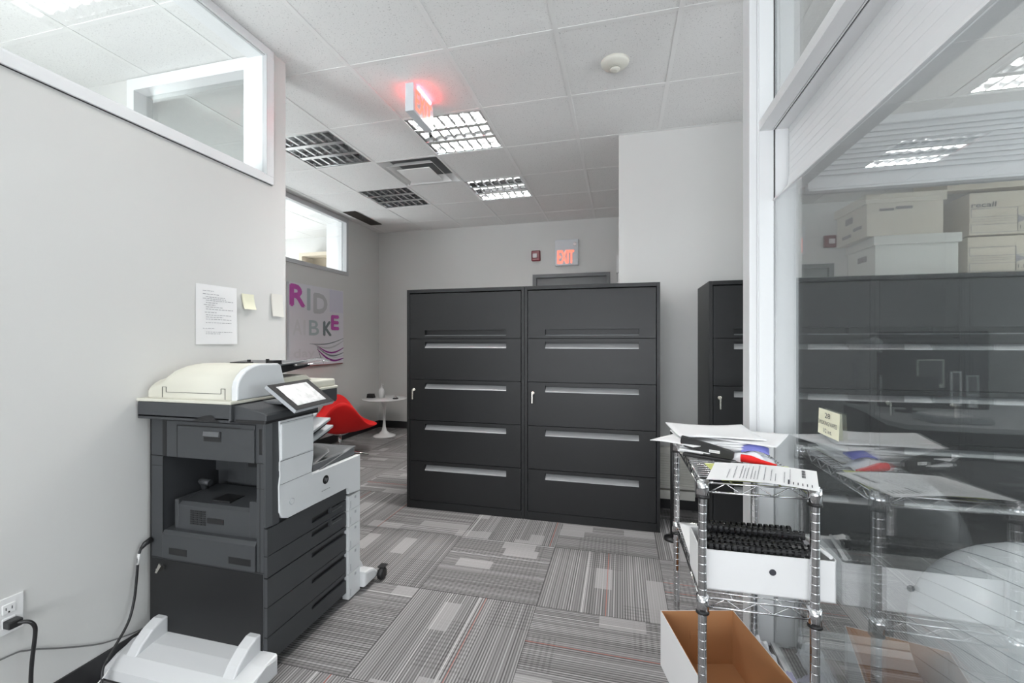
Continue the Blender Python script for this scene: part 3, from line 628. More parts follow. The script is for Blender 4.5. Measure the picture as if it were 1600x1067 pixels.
# drawers on the aisle side
zz = [(0.452, 0.553), (0.371, 0.449), (0.259, 0.366), (0.147, 0.256), (0.045, 0.144)]
for q, (z0, z1) in enumerate(zz):
    sl0, sl1 = ((0.478, 0.50), (0.420, 0.440), (0.330, 0.350), (0.218, 0.238), (0.106, 0.126))[q]
    ya, yb = 1.595, 1.828
    d = MB().box(R_, R_ + 0.014, N_ + 0.002, ya, z0, z1).box(R_, R_ + 0.014, ya, 1.832, z0, sl0).box(R_, R_ + 0.014, ya, 1.832, sl1, z1).box(R_, R_ + 0.003, ya, 1.832, sl0, sl1)
    if q < 2: d.box(R_, R_ + 0.018, 1.712, 1.722, sl0 - 0.004, sl1 + 0.004).box(R_, R_ + 0.014, 1.722, 1.832, sl0 - 0.002, sl1 - 0.006)
    dr = d.build('paper_drawer', 'cop_dark', T)
    MB().box(R_ + 0.0025, R_ + 0.004, ya + 0.001, yb, sl0 + 0.001, sl1 - 0.001).build('pull_slot', 'cop_black', dr)
    if q < 2: MB().box(R_ + 0.014, R_ + 0.0175, 1.726, 1.80, sl0 - 0.001, sl0 + 0.003, 0.001).build('pull_lip', 'cop_mid', dr)
# white front panel
pts = [(1.400, 0.962), (1.587, 0.962), (1.587, 0.765), (1.582, 0.735), (1.575, 0.712), (1.578, 0.690), (1.933, 0.690), (1.933, 0.512), (1.838, 0.522), (1.838, 0.548), (1.826, 0.560), (1.445, 0.562), (1.415, 0.574), (1.400, 0.60), (1.398, 0.70), (1.404, 0.74), (1.404, 0.80)]
fp = MB().prism(pts, 'x', R_ + 0.001, R_ + 0.026, 0.003).build('front_panel', 'cop_white', T)
for a_ in ((1.402, 1.587, 0.795, 0.797), (1.402, 1.578, 0.705, 0.7065), (1.402, 1.587, 0.943, 0.9445), (1.838, 1.933, 0.5105, 0.512)): MB().box(R_ + 0.0262, R_ + 0.0272, *a_).build('panel_seam', 'cop_mid', fp)
MB().prism([(1.402, 0.76), (1.587, 0.77), (1.587, 0.80), (1.402, 0.795)], 'x', R_ + 0.02, R_ + 0.027).box(R_ + 0.02, R_ + 0.031, 1.404, 1.585, 0.80, 0.94, 0.004).build('tower_cover', 'cop_white', fp)
lg = MB().lathe([(0.019, R_ + 0.026), (0.019, R_ + 0.0275)], (0, 1.668, 0.645), 28, 'x').build('logo_disc', 'cop_black', fp)
lettering(MB(), 'hp', (R_ + 0.0285, 1.6575, 0.634), (0, 1, 0), (0, 0.15, 1), 0.020, 0.022).build('logo_letters', 'cop_grey', lg, normals=False)
pb = MB().lathe([(0.013, R_ + 0.026), (0.013, R_ + 0.028)], (0, 1.463, 0.622), 24, 'x').build('power_button', 'cop_grey', fp)
MB().lathe([(0.0105, R_ + 0.028), (0.0105, R_ + 0.029)], (0, 1.463, 0.622), 24, 'x').build('button_face', 'cop_white', pb)
textlines(MB(), (R_ + 0.0275, 1.64, 0.600), (0, 1, 0.0), (0, 0, 1), 0.05, [(0, 0, 0.055)], 0.0022, 8).build('model_line', 'cop_mid', fp, normals=False)
prev = [0.510, 0.437, 0.359, 0.244, 0.130, 0.008]
for q in range(5):
    st = MB().box(R_ - 0.01, R_ + 0.024, 1.838, 1.933, prev[q + 1] + 0.0012, prev[q] - 0.0005, 0.0015).build('drawer_tab', 'cop_white', T)
    MB().box(R_ + 0.0242, R_ + 0.0247, 1.887, 1.900, prev[q] - 0.026, prev[q] - 0.013).box(R_ + 0.0242, R_ + 0.0247, 1.853, 1.857, prev[q + 1] + 0.012, prev[q + 1] + 0.045).build('tab_mark', 'cop_grey', st)
# near control edge: dark rounded column beside the white tower
MB().prism([(-1.33, N_), (R_ + 0.006, N_ + 0.002), (R_ + 0.018, N_ + 0.022), (R_ + 0.020, 1.404), (-1.33, 1.404)], 'z', 0.56, 0.962).build('corner_column', 'cop_dark', T)
# output tray in the recess
MB().grid(lambda u, v: (-1.60 + 0.305 * u, 1.592 + 0.33 * v, 0.680 + 0.055 * v + 0.012 * math.sin(u * PI) * (1 - v)), 10, 10, 0.006).build('output_tray', 'cop_mid', T)
MB().grid(lambda u, v: (-1.46 + 0.15 * u, 1.60 + 0.24 * v - 0.1 * u * u * v, 0.705 + 0.045 * v), 8, 8, 0.004).box(-1.33, -1.302, 1.60, 1.925, 0.69, 0.722, 0.003).build('tray_flap', 'cop_mid', T)
for q in range(3):
    zb = 0.795 + 0.038 * q; L2 = (0.235, 0.215, 0.12)[q]
    MB().grid(lambda u, v: (-1.62 + 0.28 * u, 1.575 + L2 * v, zb + 0.052 * v + 0.012 * v * v), 6, 8, 0.010).build('stacker_bin', 'cop_grey', T)
    MB().grid(lambda u, v: (-1.62 + 0.27 * u, 1.575 + (L2 - 0.012) * v, zb - 0.013 + 0.050 * v + 0.012 * v * v), 6, 8, 0.012).build('stacker_bin_rib', 'cop_black', T)
MB().box(-1.62, -1.325, 1.585, 1.655, 0.885, 0.945, 0.006).build('stapler_unit', 'cop_black', T)
# scanner head
sl = MB().box(L_ - 0.006, -1.405, 1.305, F_, 0.962, 1.024, 0.004).box(L_ - 0.006, -1.41, 1.305, F_, 0.955, 0.975, 0.004).build('scanner_base', 'cop_dark', T)
MB().grid(lambda u, v: (-1.585 + 0.13 * u, 1.3045 - 0.002 + 0.0 * v, 0.957 + 0.026 * math.sin(min(1, u * 1.4) * PI / 2) * (1 - 0.9 * max(0, u - 0.7) / 0.3) * v), 10, 2).build('grip_recess', 'cop_black', sl)
MB().box(L_ - 0.008, -1.402, 1.302, F_ + 0.002, 1.024, 1.036, 0.003).build('lid_frame', 'cop_cream', T)
lidm = MB().box(L_ + 0.005, -1.412, 1.40, F_ - 0.005, 1.036, 1.072, 0.008)
lidm.prism([(1.56, 1.072), (1.60, 1.098), (1.76, 1.104), (1.80, 1.075)], 'x', -1.80, -1.45, 0.006)
lidm.build('scanner_lid', 'cop_cream', T)
prof = [(1.332, 1.036), (1.332, 1.085), (1.338, 1.108), (1.352, 1.130), (1.375, 1.150), (1.405, 1.163), (1.44, 1.169), (1.535, 1.167), (1.549, 1.158), (1.575, 1.075), (1.578, 1.036)]
hm = MB()
secs = [(-1.842, 0.50), (-1.836, 0.58), (-1.805, 0.60), (-1.792, 0.66), (-1.778, 0.80), (-1.760, 0.90), (-1.735, 0.96), (-1.70, 1.0), (-1.43, 1.0)]
rows = []
for xx, f in secs: rows.append([hm.bm.verts.new((xx, 1.332 + (p[0] - 1.332), 1.036 + (p[1] - 1.036) * f)) for p in prof])
for A, B in zip(rows, rows[1:]):
    for k in range(len(prof) - 1):
        q = hm.bm.faces.new((A[k], B[k], B[k + 1], A[k + 1])); q.smooth = True
hm.bm.faces.new(rows[0]); hm.bm.faces.new(rows[-1][::-1])
adf = hm.build('document_feeder', 'cop_cream', T)
MB().prism([(p[0] - 0.001 if i < 3 else p[0], p[1] + (0.001 if i > 2 else 0)) for i, p in enumerate(prof)], 'x', -1.432, -1.402, 0.006).build('feeder_end_cap', 'cop_white', adf)
y_ = 1.3305
MB().box(-1.768, -1.7665, y_, y_ + 0.002, 1.038, 1.079).box(-1.768, -1.748, y_, y_ + 0.002, 1.079, 1.0805).box(-1.7485, -1.747, y_, y_ + 0.002, 1.060, 1.080).box(-1.748, -1.478, y_, y_ + 0.002, 1.059, 1.0605).box(-1.479, -1.4775, y_, y_ + 0.002, 1.060, 1.079).box(-1.478, -1.458, y_, y_ + 0.002, 1.078, 1.0795).box(-1.4595, -1.458, y_, y_ + 0.002, 1.038, 1.080).build('cover_seam', 'cop_black', adf)
MB().box(-1.62, -1.54, 1.50, 1.545, 1.168, 1.1725, 0.002).build('feeder_latch', 'cop_black', adf)
it = MB().grid(lambda u, v: (-1.77 + 0.33 * u, 1.545 + 0.21 * v, 1.158 + 0.012 * v), 3, 3, 0.006).build('input_tray', 'cop_mid', adf)
for a_ in ((-1.47, -1.445, 1.55, 1.60, 1.160, 1.178), (-1.53, -1.52, 1.60, 1.61, 1.158, 1.182), (-1.60, -1.59, 1.57, 1.58, 1.158, 1.180)): MB().box(*a_).build('paper_guide', 'cop_black', it)
MB().grid(lambda u, v: (-1.56 + 0.13 * u + 0.06 * v, 1.66 + 0.17 * v, 1.150 + 0.02 * v + 0.012 * math.sin(u * PI)), 8, 6, 0.004).build('tray_extension', 'clear', it)
MB().prism([(1.575, 1.112), (1.60, 1.150), (1.79, 1.158), (1.79, 1.142), (1.60, 1.118)], 'x', -1.70, -1.455).build('tray_underside', 'cop_black', it)
# control shelf and touch screen
MB().prism([(-1.425, 0.958), (-1.425, 1.016), (-1.395, 1.020), (-1.268, 0.993), (-1.262, 0.986), (-1.262, 0.966), (-1.275, 0.958)], 'y', 1.322, 1.605, 0.003).build('control_shelf', 'cop_dark', T)
MB().box(-1.40, -1.262, 1.318, 1.605, 0.955, 0.968, 0.003).build('shelf_trim', 'cop_black', T)
MB().box(-1.395, -1.30, 1.44, 1.54, 1.010, 1.022, 0.003).build('screen_hinge', 'cop_mid', T)
bl = Vector((-1.196, 1.398, 0.998)); br = Vector((-1.196, 1.624, 1.004)); tl = Vector((-1.312, 1.376, 1.093)); tr = Vector((-1.312, 1.602, 1.095))
u = (br - bl); v = (tl - bl); n = u.cross(v).normalized()
def slab(mb, a0, a1, b0, b1, d0, d1):
    P = lambda a_, b_, d_: bl + u * a_ + v * b_ + n * d_
    vs = [mb.bm.verts.new(P(a_, b_, d_)) for a_ in (a0, a1) for b_ in (b0, b1) for d_ in (d0, d1)]
    for f in ((0, 1, 3, 2), (4, 6, 7, 5), (0, 4, 5, 1), (2, 3, 7, 6), (0, 2, 6, 4), (1, 5, 7, 3)): mb.bm.faces.new([vs[i] for i in f])
    return mb
ts = slab(MB(), 0, 1, 0, 1, -0.016, -0.002).build('touch_screen', 'cop_grey', T)
slab(slab(MB(), 0.01, 0.99, 0.01, 0.99, -0.002, 0.0), 0.1, 0.9, 0.2, 0.8, -0.028, -0.016).build('bezel', 'bezelm', ts)
slab(MB(), 0.13, 0.86, 0.14, 0.88, 0.0, 0.0008).build('display', 'screen', ts)
# stabiliser feet and castors
def stab(yb, sgn, sc_=1.0, xm=-1.232):
    # yb: face of the body; sgn -1 towards the camera, +1 away
    P = lambda d: yb + sgn * d * sc_
    o = MB()
    f = MB()
    pr = [(P(0.0), 0.022), (P(0.0), 0.098), (P(0.06), 0.092), (P(0.12), 0.078), (P(0.165), 0.052), (P(0.172), 0.022)]
    f.prism(pr, 'x', -1.862, xm, 0.012)
    o = f.build('stabiliser_foot', 'foot', T)
    for xa in (-1.812, -1.362):
        MB().prism([(P(0.0), 0.07), (P(0.0), 0.160), (P(0.022), 0.160), (P(0.06), 0.142), (P(0.10), 0.108), (P(0.125), 0.072)], 'x', xa, xa + 0.052, 0.006).build('foot_bracket', 'foot', o)
stab(N_, -1); stab(F_ + 0.003, 1, 0.72, -1.245)
for xx, yy in ((-1.228, 2.060), (-1.83, 2.052), (-1.80, 1.24), (-1.30, 1.24)):
    o = MB().lathe([(0.010, -0.014), (0.028, -0.013), (0.031, -0.008), (0.031, 0.008), (0.028, 0.013), (0.010, 0.014)], (0, 0, 0), 24, 'x').xf(Matrix.Translation((xx, yy, 0.031))).build('caster', 'cop_black', T)
MB().box(-1.250, -1.212, 2.05, 2.095, 0.062, 0.066, 0.001).build('caster_brake', 'cop_black', T)

# ---------------------------------------------------------------- things on the near left wall
X = XW
pg = thing('notice_sheet', 'white printed notice page taped above the copier', 'paper', (X, 1.66, 1.25))
MB().grid(lambda a_, b_: (X + 0.002 + 0.004 * (1 - b_) * a_, 1.555 + 0.215 * a_, 1.247 + 0.279 * b_), 6, 6).build('page', 'paper', pg)
rows = [(0.030, 0.03, 0.055), (0.045, 0.03, 0.085), (0.058, 0.045, 0.10), (0.066, 0.03, 0.12), (0.074, 0.045, 0.145), (0.085, 0.045, 0.06), (0.095, 0.035, 0.06), (0.105, 0.045, 0.09), (0.115, 0.045, 0.145), (0.13, 0.04, 0.06), (0.142, 0.045, 0.135), (0.152, 0.045, 0.09), (0.162, 0.045, 0.135), (0.178, 0.045, 0.135), (0.205, 0.03, 0.06), (0.222, 0.045, 0.14), (0.230, 0.045, 0.075)]
textlines(MB(), (X + 0.0066, 1.555, 1.525), (0, 1, 0), (0, 0, 1), 0.2, rows, 0.0022, 2).build('printed_lines', 'ink', pg, normals=False)
def stick(name, label, y0, y1, z0, z1, lift, mat):
    return MB().grid(lambda a_, b_: (X + 0.001 + lift * (1 - b_) ** 2 + 0.004 * (a_ < 0.01), y0 + (y1 - y0) * a_ + 0.004 * (1 - b_), z0 + (z1 - z0) * b_), 6, 8, 0.0).build(name, mat, None, label, 'sticky note')
stick('sticky_note', 'small pale yellow sticky note right of the notice page', 1.797, 1.876, 1.426, 1.505, 0.014, 'note')
stick('sticky_note', 'faint cream sticky note near the wall corner', 1.988, 2.075, 1.40, 1.525, 0.008, 'kraft_w')
t = thing('wall_outlet', 'white double wall outlet with a black plug at the picture left edge', 'outlet', (X, 0.935, 0.34))
ol = MB().box(X, X + 0.006, 0.899, 0.970, 0.343, 0.457, 0.002).box(X, X + 0.008, 0.918, 0.951, 0.405, 0.438, 0.003).box(X, X + 0.008, 0.918, 0.951, 0.362, 0.395, 0.003).build('cover_plate', 'plas_white', t)
MB().box(X + 0.008, X + 0.0085, 0.926, 0.928, 0.418, 0.427).box(X + 0.008, X + 0.0085, 0.940, 0.942, 0.418, 0.427).box(X + 0.008, X + 0.0085, 0.932, 0.936, 0.409, 0.414).build('sockets', 'hole', t)
t = thing('power_cord', 'thick black power cord plugged into the wall outlet', 'cord', (X + 0.05, 0.96, 0.0))
MB().box(X + 0.0085, X + 0.04, 0.918, 0.952, 0.366, 0.390, 0.004).build('plug', 'cord', t)
MB().tube(smooth([(X + 0.036, 0.94, 0.378), (X + 0.055, 0.955, 0.375), (X + 0.062, 0.966, 0.355), (X + 0.06, 0.968, 0.32), (X + 0.055, 0.962, 0.22), (X + 0.055, 0.96, 0.1), (X + 0.06, 0.955, 0.02), (X + 0.08, 0.93, 0.008), (X + 0.2, 0.8, 0.008)]), 0.0055, 10).build('cable', 'cord', t)
t = thing('power_cord', 'black copier power cord with a white tag hanging down to the floor', 'cord', (-1.8, 1.2, 0.0))
pc = [(-1.846, 1.348, 0.457), (-1.848, 1.325, 0.450), (-1.85, 1.31, 0.435), (-1.849, 1.300, 0.40), (-1.846, 1.292, 0.33), (-1.842, 1.28, 0.25), (-1.836, 1.255, 0.18), (-1.822, 1.20, 0.125), (-1.815, 1.16, 0.085), (-1.80, 1.145, 0.04), (-1.78, 1.13, 0.012), (-1.73, 1.12, 0.007), (-1.62, 1.09, 0.007), (-1.45, 1.02, 0.007)]
MB().tube(smooth(pc), 0.0048, 10).build('cable', 'cord', t)
MB().tube(pc[:3], [0.012, 0.010, 0.006], 10).build('connector', 'cord', t)
MB().tube([(-1.8495, 1.304, 0.42), (-1.8485, 1.298, 0.38)], 0.0056, 10).build('tag', 'cordw', t)
MB().tube(smooth([(X + 0.006, 0.5, 0.30), (X + 0.006, 0.90, 0.275), (X + 0.006, 0.98, 0.258), (X + 0.006, 1.07, 0.204), (X + 0.006, 1.17, 0.148), (X + 0.010, 1.23, 0.128), (X + 0.012, 1.30, 0.112), (X + 0.012, 1.345, 0.110)]), 0.0026, 8).build('data_cable', 'cordg', None, 'thin grey cable running low along the left wall', 'cable')
MB().tube([(-1.795, 1.166, 0.075), (-1.80, 1.15, 0.055), (-1.815, 1.13, 0.03), (-1.83, 1.08, 0.006), (-1.84, 0.98, 0.004), (-1.83, 0.8, 0.004)], 0.0022, 8).build('data_cable', 'cordw', None, 'thin white cable crossing the copier foot to the floor', 'cable')

# ---------------------------------------------------------------- canvas print on the far left wall
PX = XFL + 0.032
cv = thing('canvas_print', 'white canvas print with pink and grey letters RIDE A BIKE', 'wall art', (XFL, 4.36, 0.985))
MB().box(XFL + 0.002, PX, 3.90, 4.83, 0.99, 1.90).build('canvas', 'canvas', cv)
MB().box(XFL + 0.002, PX - 0.002, 3.90, 4.82, 0.978, 0.99).build('bottom_edge', 'woodred', cv)
U, V = (0, 1, 0), (0, 0, 1)
def let(ch, y0, y1, z0, z1, mat, bold=0.012, d=0.0015):
    lettering(MB(), ch, (PX + d, y0 + bold, z0 + bold), U, V, y1 - y0 - 2 * bold, z1 - z0 - 2 * bold, bold).build('letter', mat, cv, normals=False)
let('R', 3.902, 4.145, 1.64, 1.885, 'magenta', 0.014); let('I', 4.168, 4.225, 1.612, 1.862, 'teal', 0.006); let('D', 4.272, 4.52, 1.585, 1.825, 'pgrey', 0.013)
let('E', 4.585, 4.74, 1.40, 1.585, 'magenta', 0.010, 0.003); let('K', 4.44, 4.60, 1.325, 1.505, 'pdark', 0.010); let('B', 4.20, 4.37, 1.33, 1.505, 'teal', 0.004)
let('A', 3.95, 4.09, 1.33, 1.50, 'pale', 0.004); let('I', 4.11, 4.15, 1.33, 1.50, 'pale', 0.004)
let('day', 3.96, 4.30, 1.05, 1.18, 'pale', 0.004)
MB().box(PX, PX + 0.001, 4.56, 4.82, 1.62, 1.89).build('tinted_block', 'lilac', cv)
def swoosh(name, pts, w0, mat):
    m_ = MB(); n_ = len(pts); P = []
    for i, (a_, b_) in enumerate(pts):
        a2, b2 = pts[min(i + 1, n_ - 1)]; a1, b1 = pts[max(i - 1, 0)]
        d = math.hypot(a2 - a1, b2 - b1); nx, nz = -(b2 - b1) / d, (a2 - a1) / d
        w_ = w0 * (0.25 + 0.75 * math.sin(PI * min(1, (i + 0.3) / (n_ - 1) * 0.9)))
        P.append((m_.bm.verts.new((PX + 0.002, a_ + nx * w_, b_ + nz * w_)), m_.bm.verts.new((PX + 0.002, a_ - nx * w_, b_ - nz * w_))))
    for A, B in zip(P, P[1:]): m_.bm.faces.new((A[0], B[0], B[1], A[1]))
    m_.build(name, mat, cv)
def arc(p0, p1, sag, n=14):
    out = []
    for i in range(n):
        t_ = i / (n - 1); a_ = p0[0] + (p1[0] - p0[0]) * t_; b_ = p0[1] + (p1[1] - p0[1]) * t_
        out.append((a_, b_ + sag * math.sin(PI * t_ * (1 if abs(sag) < 1 else 1))))
    return out
swoosh('stroke', arc((4.21, 1.235), (4.829, 1.30), -0.035), 0.006, 'pdark')
swoosh('stroke', arc((4.26, 1.235), (4.829, 1.27), -0.07), 0.010, 'pgrey')
swoosh('stroke', arc((4.32, 1.22), (4.829, 1.18), -0.075), 0.010, 'purple')
swoosh('stroke', arc((4.33, 1.20), (4.829, 1.12), -0.07), 0.009, 'pdark')
swoosh('stroke', arc((4.34, 1.17), (4.829, 1.05), -0.075), 0.012, 'purple')
swoosh('stroke', arc((4.33, 1.22), (4.45, 1.0), -0.02), 0.005, 'pdark')
swoosh('stroke', arc((4.34, 1.19), (4.829, 1.08), -0.06), 0.004, 'pgrey')

# storage cubby seen through the far window
t = thing('wall_shelf', 'beige open wall shelf seen through the far left window', 'shelf', (-4.3, 5.6, 1.9))
MB().box(-4.62, -4.0, 5.45, 5.71, 2.52, 2.57).box(-4.62, -4.57, 5.45, 5.71, 1.9, 2.52).box(-4.0, -3.95, 5.45, 5.71, 1.9, 2.57).box(-4.57, -4.0, 5.68, 5.71, 1.9, 2.52).build('frame', 'kraft', t)
MB().box(-4.57, -4.3, 5.46, 5.68, 2.35, 2.38).build('board', 'plas_white', t)
MB().box(-4.54, -4.38, 5.48, 5.6, 2.25, 2.33, 0.004).build('storage_case', 'cop_black', None, 'small black case on the beige shelf beyond the far window', 'case')

# ---------------------------------------------------------------- red swivel chair
ch = thing('lounge_chair', 'bright red upholstered swivel lounge chair on a chrome base', 'chair', (-2.99, 4.15, 0), R(0), local=True)
def shell(u_, v_, off=0.0):
    th = 2 * PI * u_; r = v_
    a_ = th
    # lobes: two arms (0 and 180 deg) and a back (90 deg = away), low front (270)
    def lobe(c, w_): 
        d = (a_ - c + PI) % (2 * PI) - PI
        return math.exp(-(d / w_) ** 2)
    hgt = 0.30 * lobe(R(0), 0.60) + 0.30 * lobe(R(180), 0.60) + 0.46 * lobe(R(90), 0.50) + 0.05
    rad = 0.30 + 0.075 * lobe(R(0), 0.5) + 0.075 * lobe(R(180), 0.5) + 0.05 * lobe(R(90), 0.6) + 0.06 * lobe(R(270), 0.6)
    f = r ** 2.2
    rr = rad * (r ** 0.8) + off * r
    z = 0.30 + hgt * f - off * (1 - 0.6 * r)
    return (rr * math.cos(a_), rr * math.sin(a_), z)
mb = MB(); NU, NV = 64, 14
inn = [[mb.bm.verts.new(shell(i / NU, (j + 0.02) / NV)) for j in range(NV + 1)] for i in range(NU)]
out = [[mb.bm.verts.new(shell(i / NU, (j + 0.02) / NV, 0.045)) for j in range(NV + 1)] for i in range(NU)]
for G, fl in ((inn, 0), (out, 1)):
    for i in range(NU):
        for j in range(NV):
            q = (G[i][j], G[(i + 1) % NU][j], G[(i + 1) % NU][j + 1], G[i][j + 1]); f = mb.bm.faces.new(q[::-1] if fl else q); f.smooth = True
for i in range(NU):
    f = mb.bm.faces.new((inn[i][NV], inn[(i + 1) % NU][NV], out[(i + 1) % NU][NV], out[i][NV])); f.smooth = True
    mb.bm.faces.new
mb.bm.faces.new([inn[i][0] for i in range(NU)]); mb.bm.faces.new([out[i][0] for i in range(NU)][::-1])
mb.xf(Matrix.Rotation(R(130), 4, 'Z'))
sh = mb.build('seat_shell', 'red', ch)
sm = sh.modifiers.new('sub', 'SUBSURF'); sm.levels = 1; sm.render_levels = 1
MB().cyl((0, 0, 0.05), (0, 0, 0.25), 0.018, 16).lathe([(0.05, 0.235), (0.09, 0.252), (0.09, 0.262)], (0, 0, 0), 20).build('column', 'chrome', ch)
for k in range(4):
    a_ = R(20 + 90 * k)
    MB().tube([(0.015 * math.cos(a_), 0.015 * math.sin(a_), 0.065), (0.2 * math.cos(a_), 0.2 * math.sin(a_), 0.035), (0.31 * math.cos(a_), 0.31 * math.sin(a_), 0.014)], [0.016, 0.013, 0.009], 10).build('base_spoke', 'chrome', ch)

# ---------------------------------------------------------------- tulip side table and what stands on it
TX, TY = -3.06, 5.19
t = thing('side_table', 'small round white pedestal table in the far corner', 'table', (TX, TY, 0))
MB().lathe([(0.0, 0.486), (0.27, 0.486), (0.29, 0.494), (0.292, 0.500), (0.285, 0.504), (0.0, 0.504)], (TX, TY, 0), 48).build('table_top', 'plas_white', t)
MB().lathe([(0.0, 0.0), (0.148, 0.0), (0.15, 0.006), (0.12, 0.018), (0.07, 0.036), (0.036, 0.07), (0.022, 0.12), (0.016, 0.2), (0.016, 0.26), (0.020, 0.34), (0.028, 0.41), (0.045, 0.465), (0.06, 0.486), (0.0, 0.486)], (TX, TY, 0), 32).build('pedestal', 'plas_white', t)
t = thing('pump_bottle', 'white pump bottle standing on the round table', 'bottle', (TX - 0.04, TY, 0.504))
MB().lathe([(0.0, 0.505), (0.036, 0.506), (0.037, 0.60), (0.030, 0.625), (0.014, 0.638), (0.012, 0.65), (0.0, 0.65)], (TX - 0.04, TY, 0), 24).build('body', 'plas_white', t)
MB().cyl((TX - 0.04, TY, 0.65), (TX - 0.04, TY, 0.70), 0.006, 10).cyl((TX - 0.04, TY, 0.69), (TX - 0.005, TY - 0.01, 0.688), 0.005, 10).lathe([(0.013, 0.65), (0.013, 0.662)], (TX - 0.04, TY, 0), 14).build('pump', 'plas_white', t)
t = thing('card_holder', 'black card holder at the left of the round table', 'card holder', (TX - 0.185, TY - 0.02, 0.504))
MB().prism([(-0.05, 0.505), (0.05, 0.505), (0.035, 0.56), (-0.04, 0.56)], 'y', -0.03, 0.03).xf(Matrix.Translation((TX - 0.185, TY - 0.02, 0))).build('body', 'cop_black', t)
MB().box(TX - 0.21, TX - 0.16, TY - 0.035, TY - 0.015, 0.56, 0.563).build('card', 'cop_mid', t)
t = thing('glass_dome', 'small round paperweight at the right of the round table', 'paperweight', (TX + 0.19, TY - 0.04, 0.504))
MB().lathe([(0.036, 0.505), (0.038, 0.515), (0.03, 0.519)], (TX + 0.19, TY - 0.04, 0), 20).build('base', 'cop_black', t)
MB().lathe([(0.028, 0.519), (0.024, 0.533), (0.012, 0.543), (0.002, 0.546)], (TX + 0.19, TY - 0.04, 0), 20).build('dome', 'chrome', t)

# ---------------------------------------------------------------- chrome wire rack
P4 = dict(FL=(0.240, 1.405), FR=(0.540, 1.412), BL=(0.232, 1.955), BR=(0.532, 1.962))
rk = thing('wire_rack', 'chrome wire shelving rack standing against the glass partition', 'shelving rack', (0.386, 1.68, 0))
RT = 0.842; RB = 0.495
def post(x, y):
    pr = []
    z = 0.035
    pr.append((0.0125, z))
    while z < RT - 0.004:
        zn = z + 0.0254
        if zn > RT: break
        pr += [(0.0125, zn - 0.0022), (0.0125, zn - 0.0012), (0.0119, zn - 0.0008), (0.0119, zn + 0.0008), (0.0125, zn + 0.0012), (0.0125, zn + 0.0022)]; z = zn
    pr.append((0.0125, RT + 0.004)); pr.append((0.010, RT + 0.006))
    return MB().lathe(pr, (x, y, 0), 20).lathe([(0.017, 0.0), (0.017, 0.006), (0.008, 0.012), (0.008, 0.036)], (x, y, 0), 14)
for k, (x, y) in P4.items():
    p = post(x, y).build('post', 'chrome', rk)
    MB().lathe([(0.0128, RT - 0.052), (0.0195, RT - 0.051), (0.0185, RT - 0.043), (0.0128, RT - 0.042)], (x, y, 0), 20).build('clip_ring', 'cop_black', p)
    MB().lathe([(0.0128, RB - 0.052), (0.0195, RB - 0.051), (0.0185, RB - 0.043), (0.0128, RB - 0.042)], (x, y, 0), 20).build('clip_ring', 'cop_black', p)
def shelf(z):
    m_ = MB(); FL, FR, BL, BR = [Vector((*P4[k], z)) for k in ('FL', 'FR', 'BL', 'BR')]
    dn = Vector((0, 0, -0.032)); r1 = 0.0032
    top = Vector((0, 0, -0.004))
    for A, B in ((FL, FR), (BL, BR), (FL, BL), (FR, BR)):
        m_.tube([A + top, B + top], r1, 8); m_.tube([A + dn, B + dn], r1, 8)
        L0 = (B - A).length; n_ = max(4, int(L0 / 0.045)); e0 = 0.07
        pts = []
        for q in range(n_ + 1):
            t_ = e0 + (1 - 2 * e0) * q / n_; pts.append(A.lerp(B, t_) + (top if q % 2 else dn))
        m_.tube(pts, 0.0022, 6)
    n_ = 24
    for q in range(1, n_): m_.tube([FL.lerp(BL, q / n_), FR.lerp(BR, q / n_)], 0.0019, 6)
    for a_ in (0.28, 0.72): m_.tube([FL.lerp(FR, a_) - Vector((0, 0, 0.005)), BL.lerp(BR, a_) - Vector((0, 0, 0.005))], 0.0026, 6)
    sh_ = m_.build('wire_shelf', 'chrome', rk)
    for k, (x, y) in P4.items():
        MB().lathe([(0.0128, z - 0.042), (0.0185, z - 0.041), (0.0175, z + 0.002), (0.0128, z + 0.003)], (x, y, 0), 20).build('collar', 'chrome', sh_)
shelf(RT - 0.002); shelf(RB)

# paper on the top shelf
def sheet(name, c, z, rz, lab, group, mat='paper', w_=0.216, l_=0.279, curl=(0, 0, 0, 0), wave=0.0, cat='paper', th=0.0):
    ca, sa = math.cos(rz), math.sin(rz)
    def fn(a_, b_):
        x, y = (a_ - 0.5) * l_, (b_ - 0.5) * w_
        zz_ = z + curl[0] * max(0, 1 - (a_ + b_)) ** 1.5 + curl[1] * max(0, a_ - b_) ** 1.8 + curl[2] * max(0, a_ + b_ - 1) ** 1.5 + curl[3] * max(0, b_ - a_) ** 1.8 + wave * math.sin(a_ * PI * 1.3 + b_ * 2)
        return (c[0] + x * ca - y * sa, c[1] + x * sa + y * ca, zz_)
    return MB().grid(fn, 12, 10, th).build(name, mat, None, lab, cat, group)
zt = RT + 0.003
MB().box(0.215, 0.50, 1.70, 1.93, 0, 0.004).xf(Matrix.Translation((0, 0, zt + 0.001))).build('file_folder', 'kraft_w', None, 'off-white folder lying under the loose papers on the rack', 'folder')
g = 'loose white sheets heaped on the rack'
spots = [((0.36, 1.80), 0.06), ((0.35, 1.79), -0.05), ((0.365, 1.81), 0.12), ((0.35, 1.80), 0.02), ((0.37, 1.79), -0.10), ((0.36, 1.80), 0.04), ((0.35, 1.81), 0.10)]
for q, (c, rz) in enumerate(spots):
    sheet('paper_sheet', c, zt + 0.010 + 0.0065 * q, rz, 'plain white sheet in the middle of the heap on the rack', g, th=0.0045, w_=0.216, l_=0.28)
sheet('paper_sheet', (0.455, 1.80), zt + 0.056, R(-28), 'white sheet sticking out right of the heap toward the glass', None, curl=(0, 0.0, 0.01, 0), th=0.003, l_=0.25)
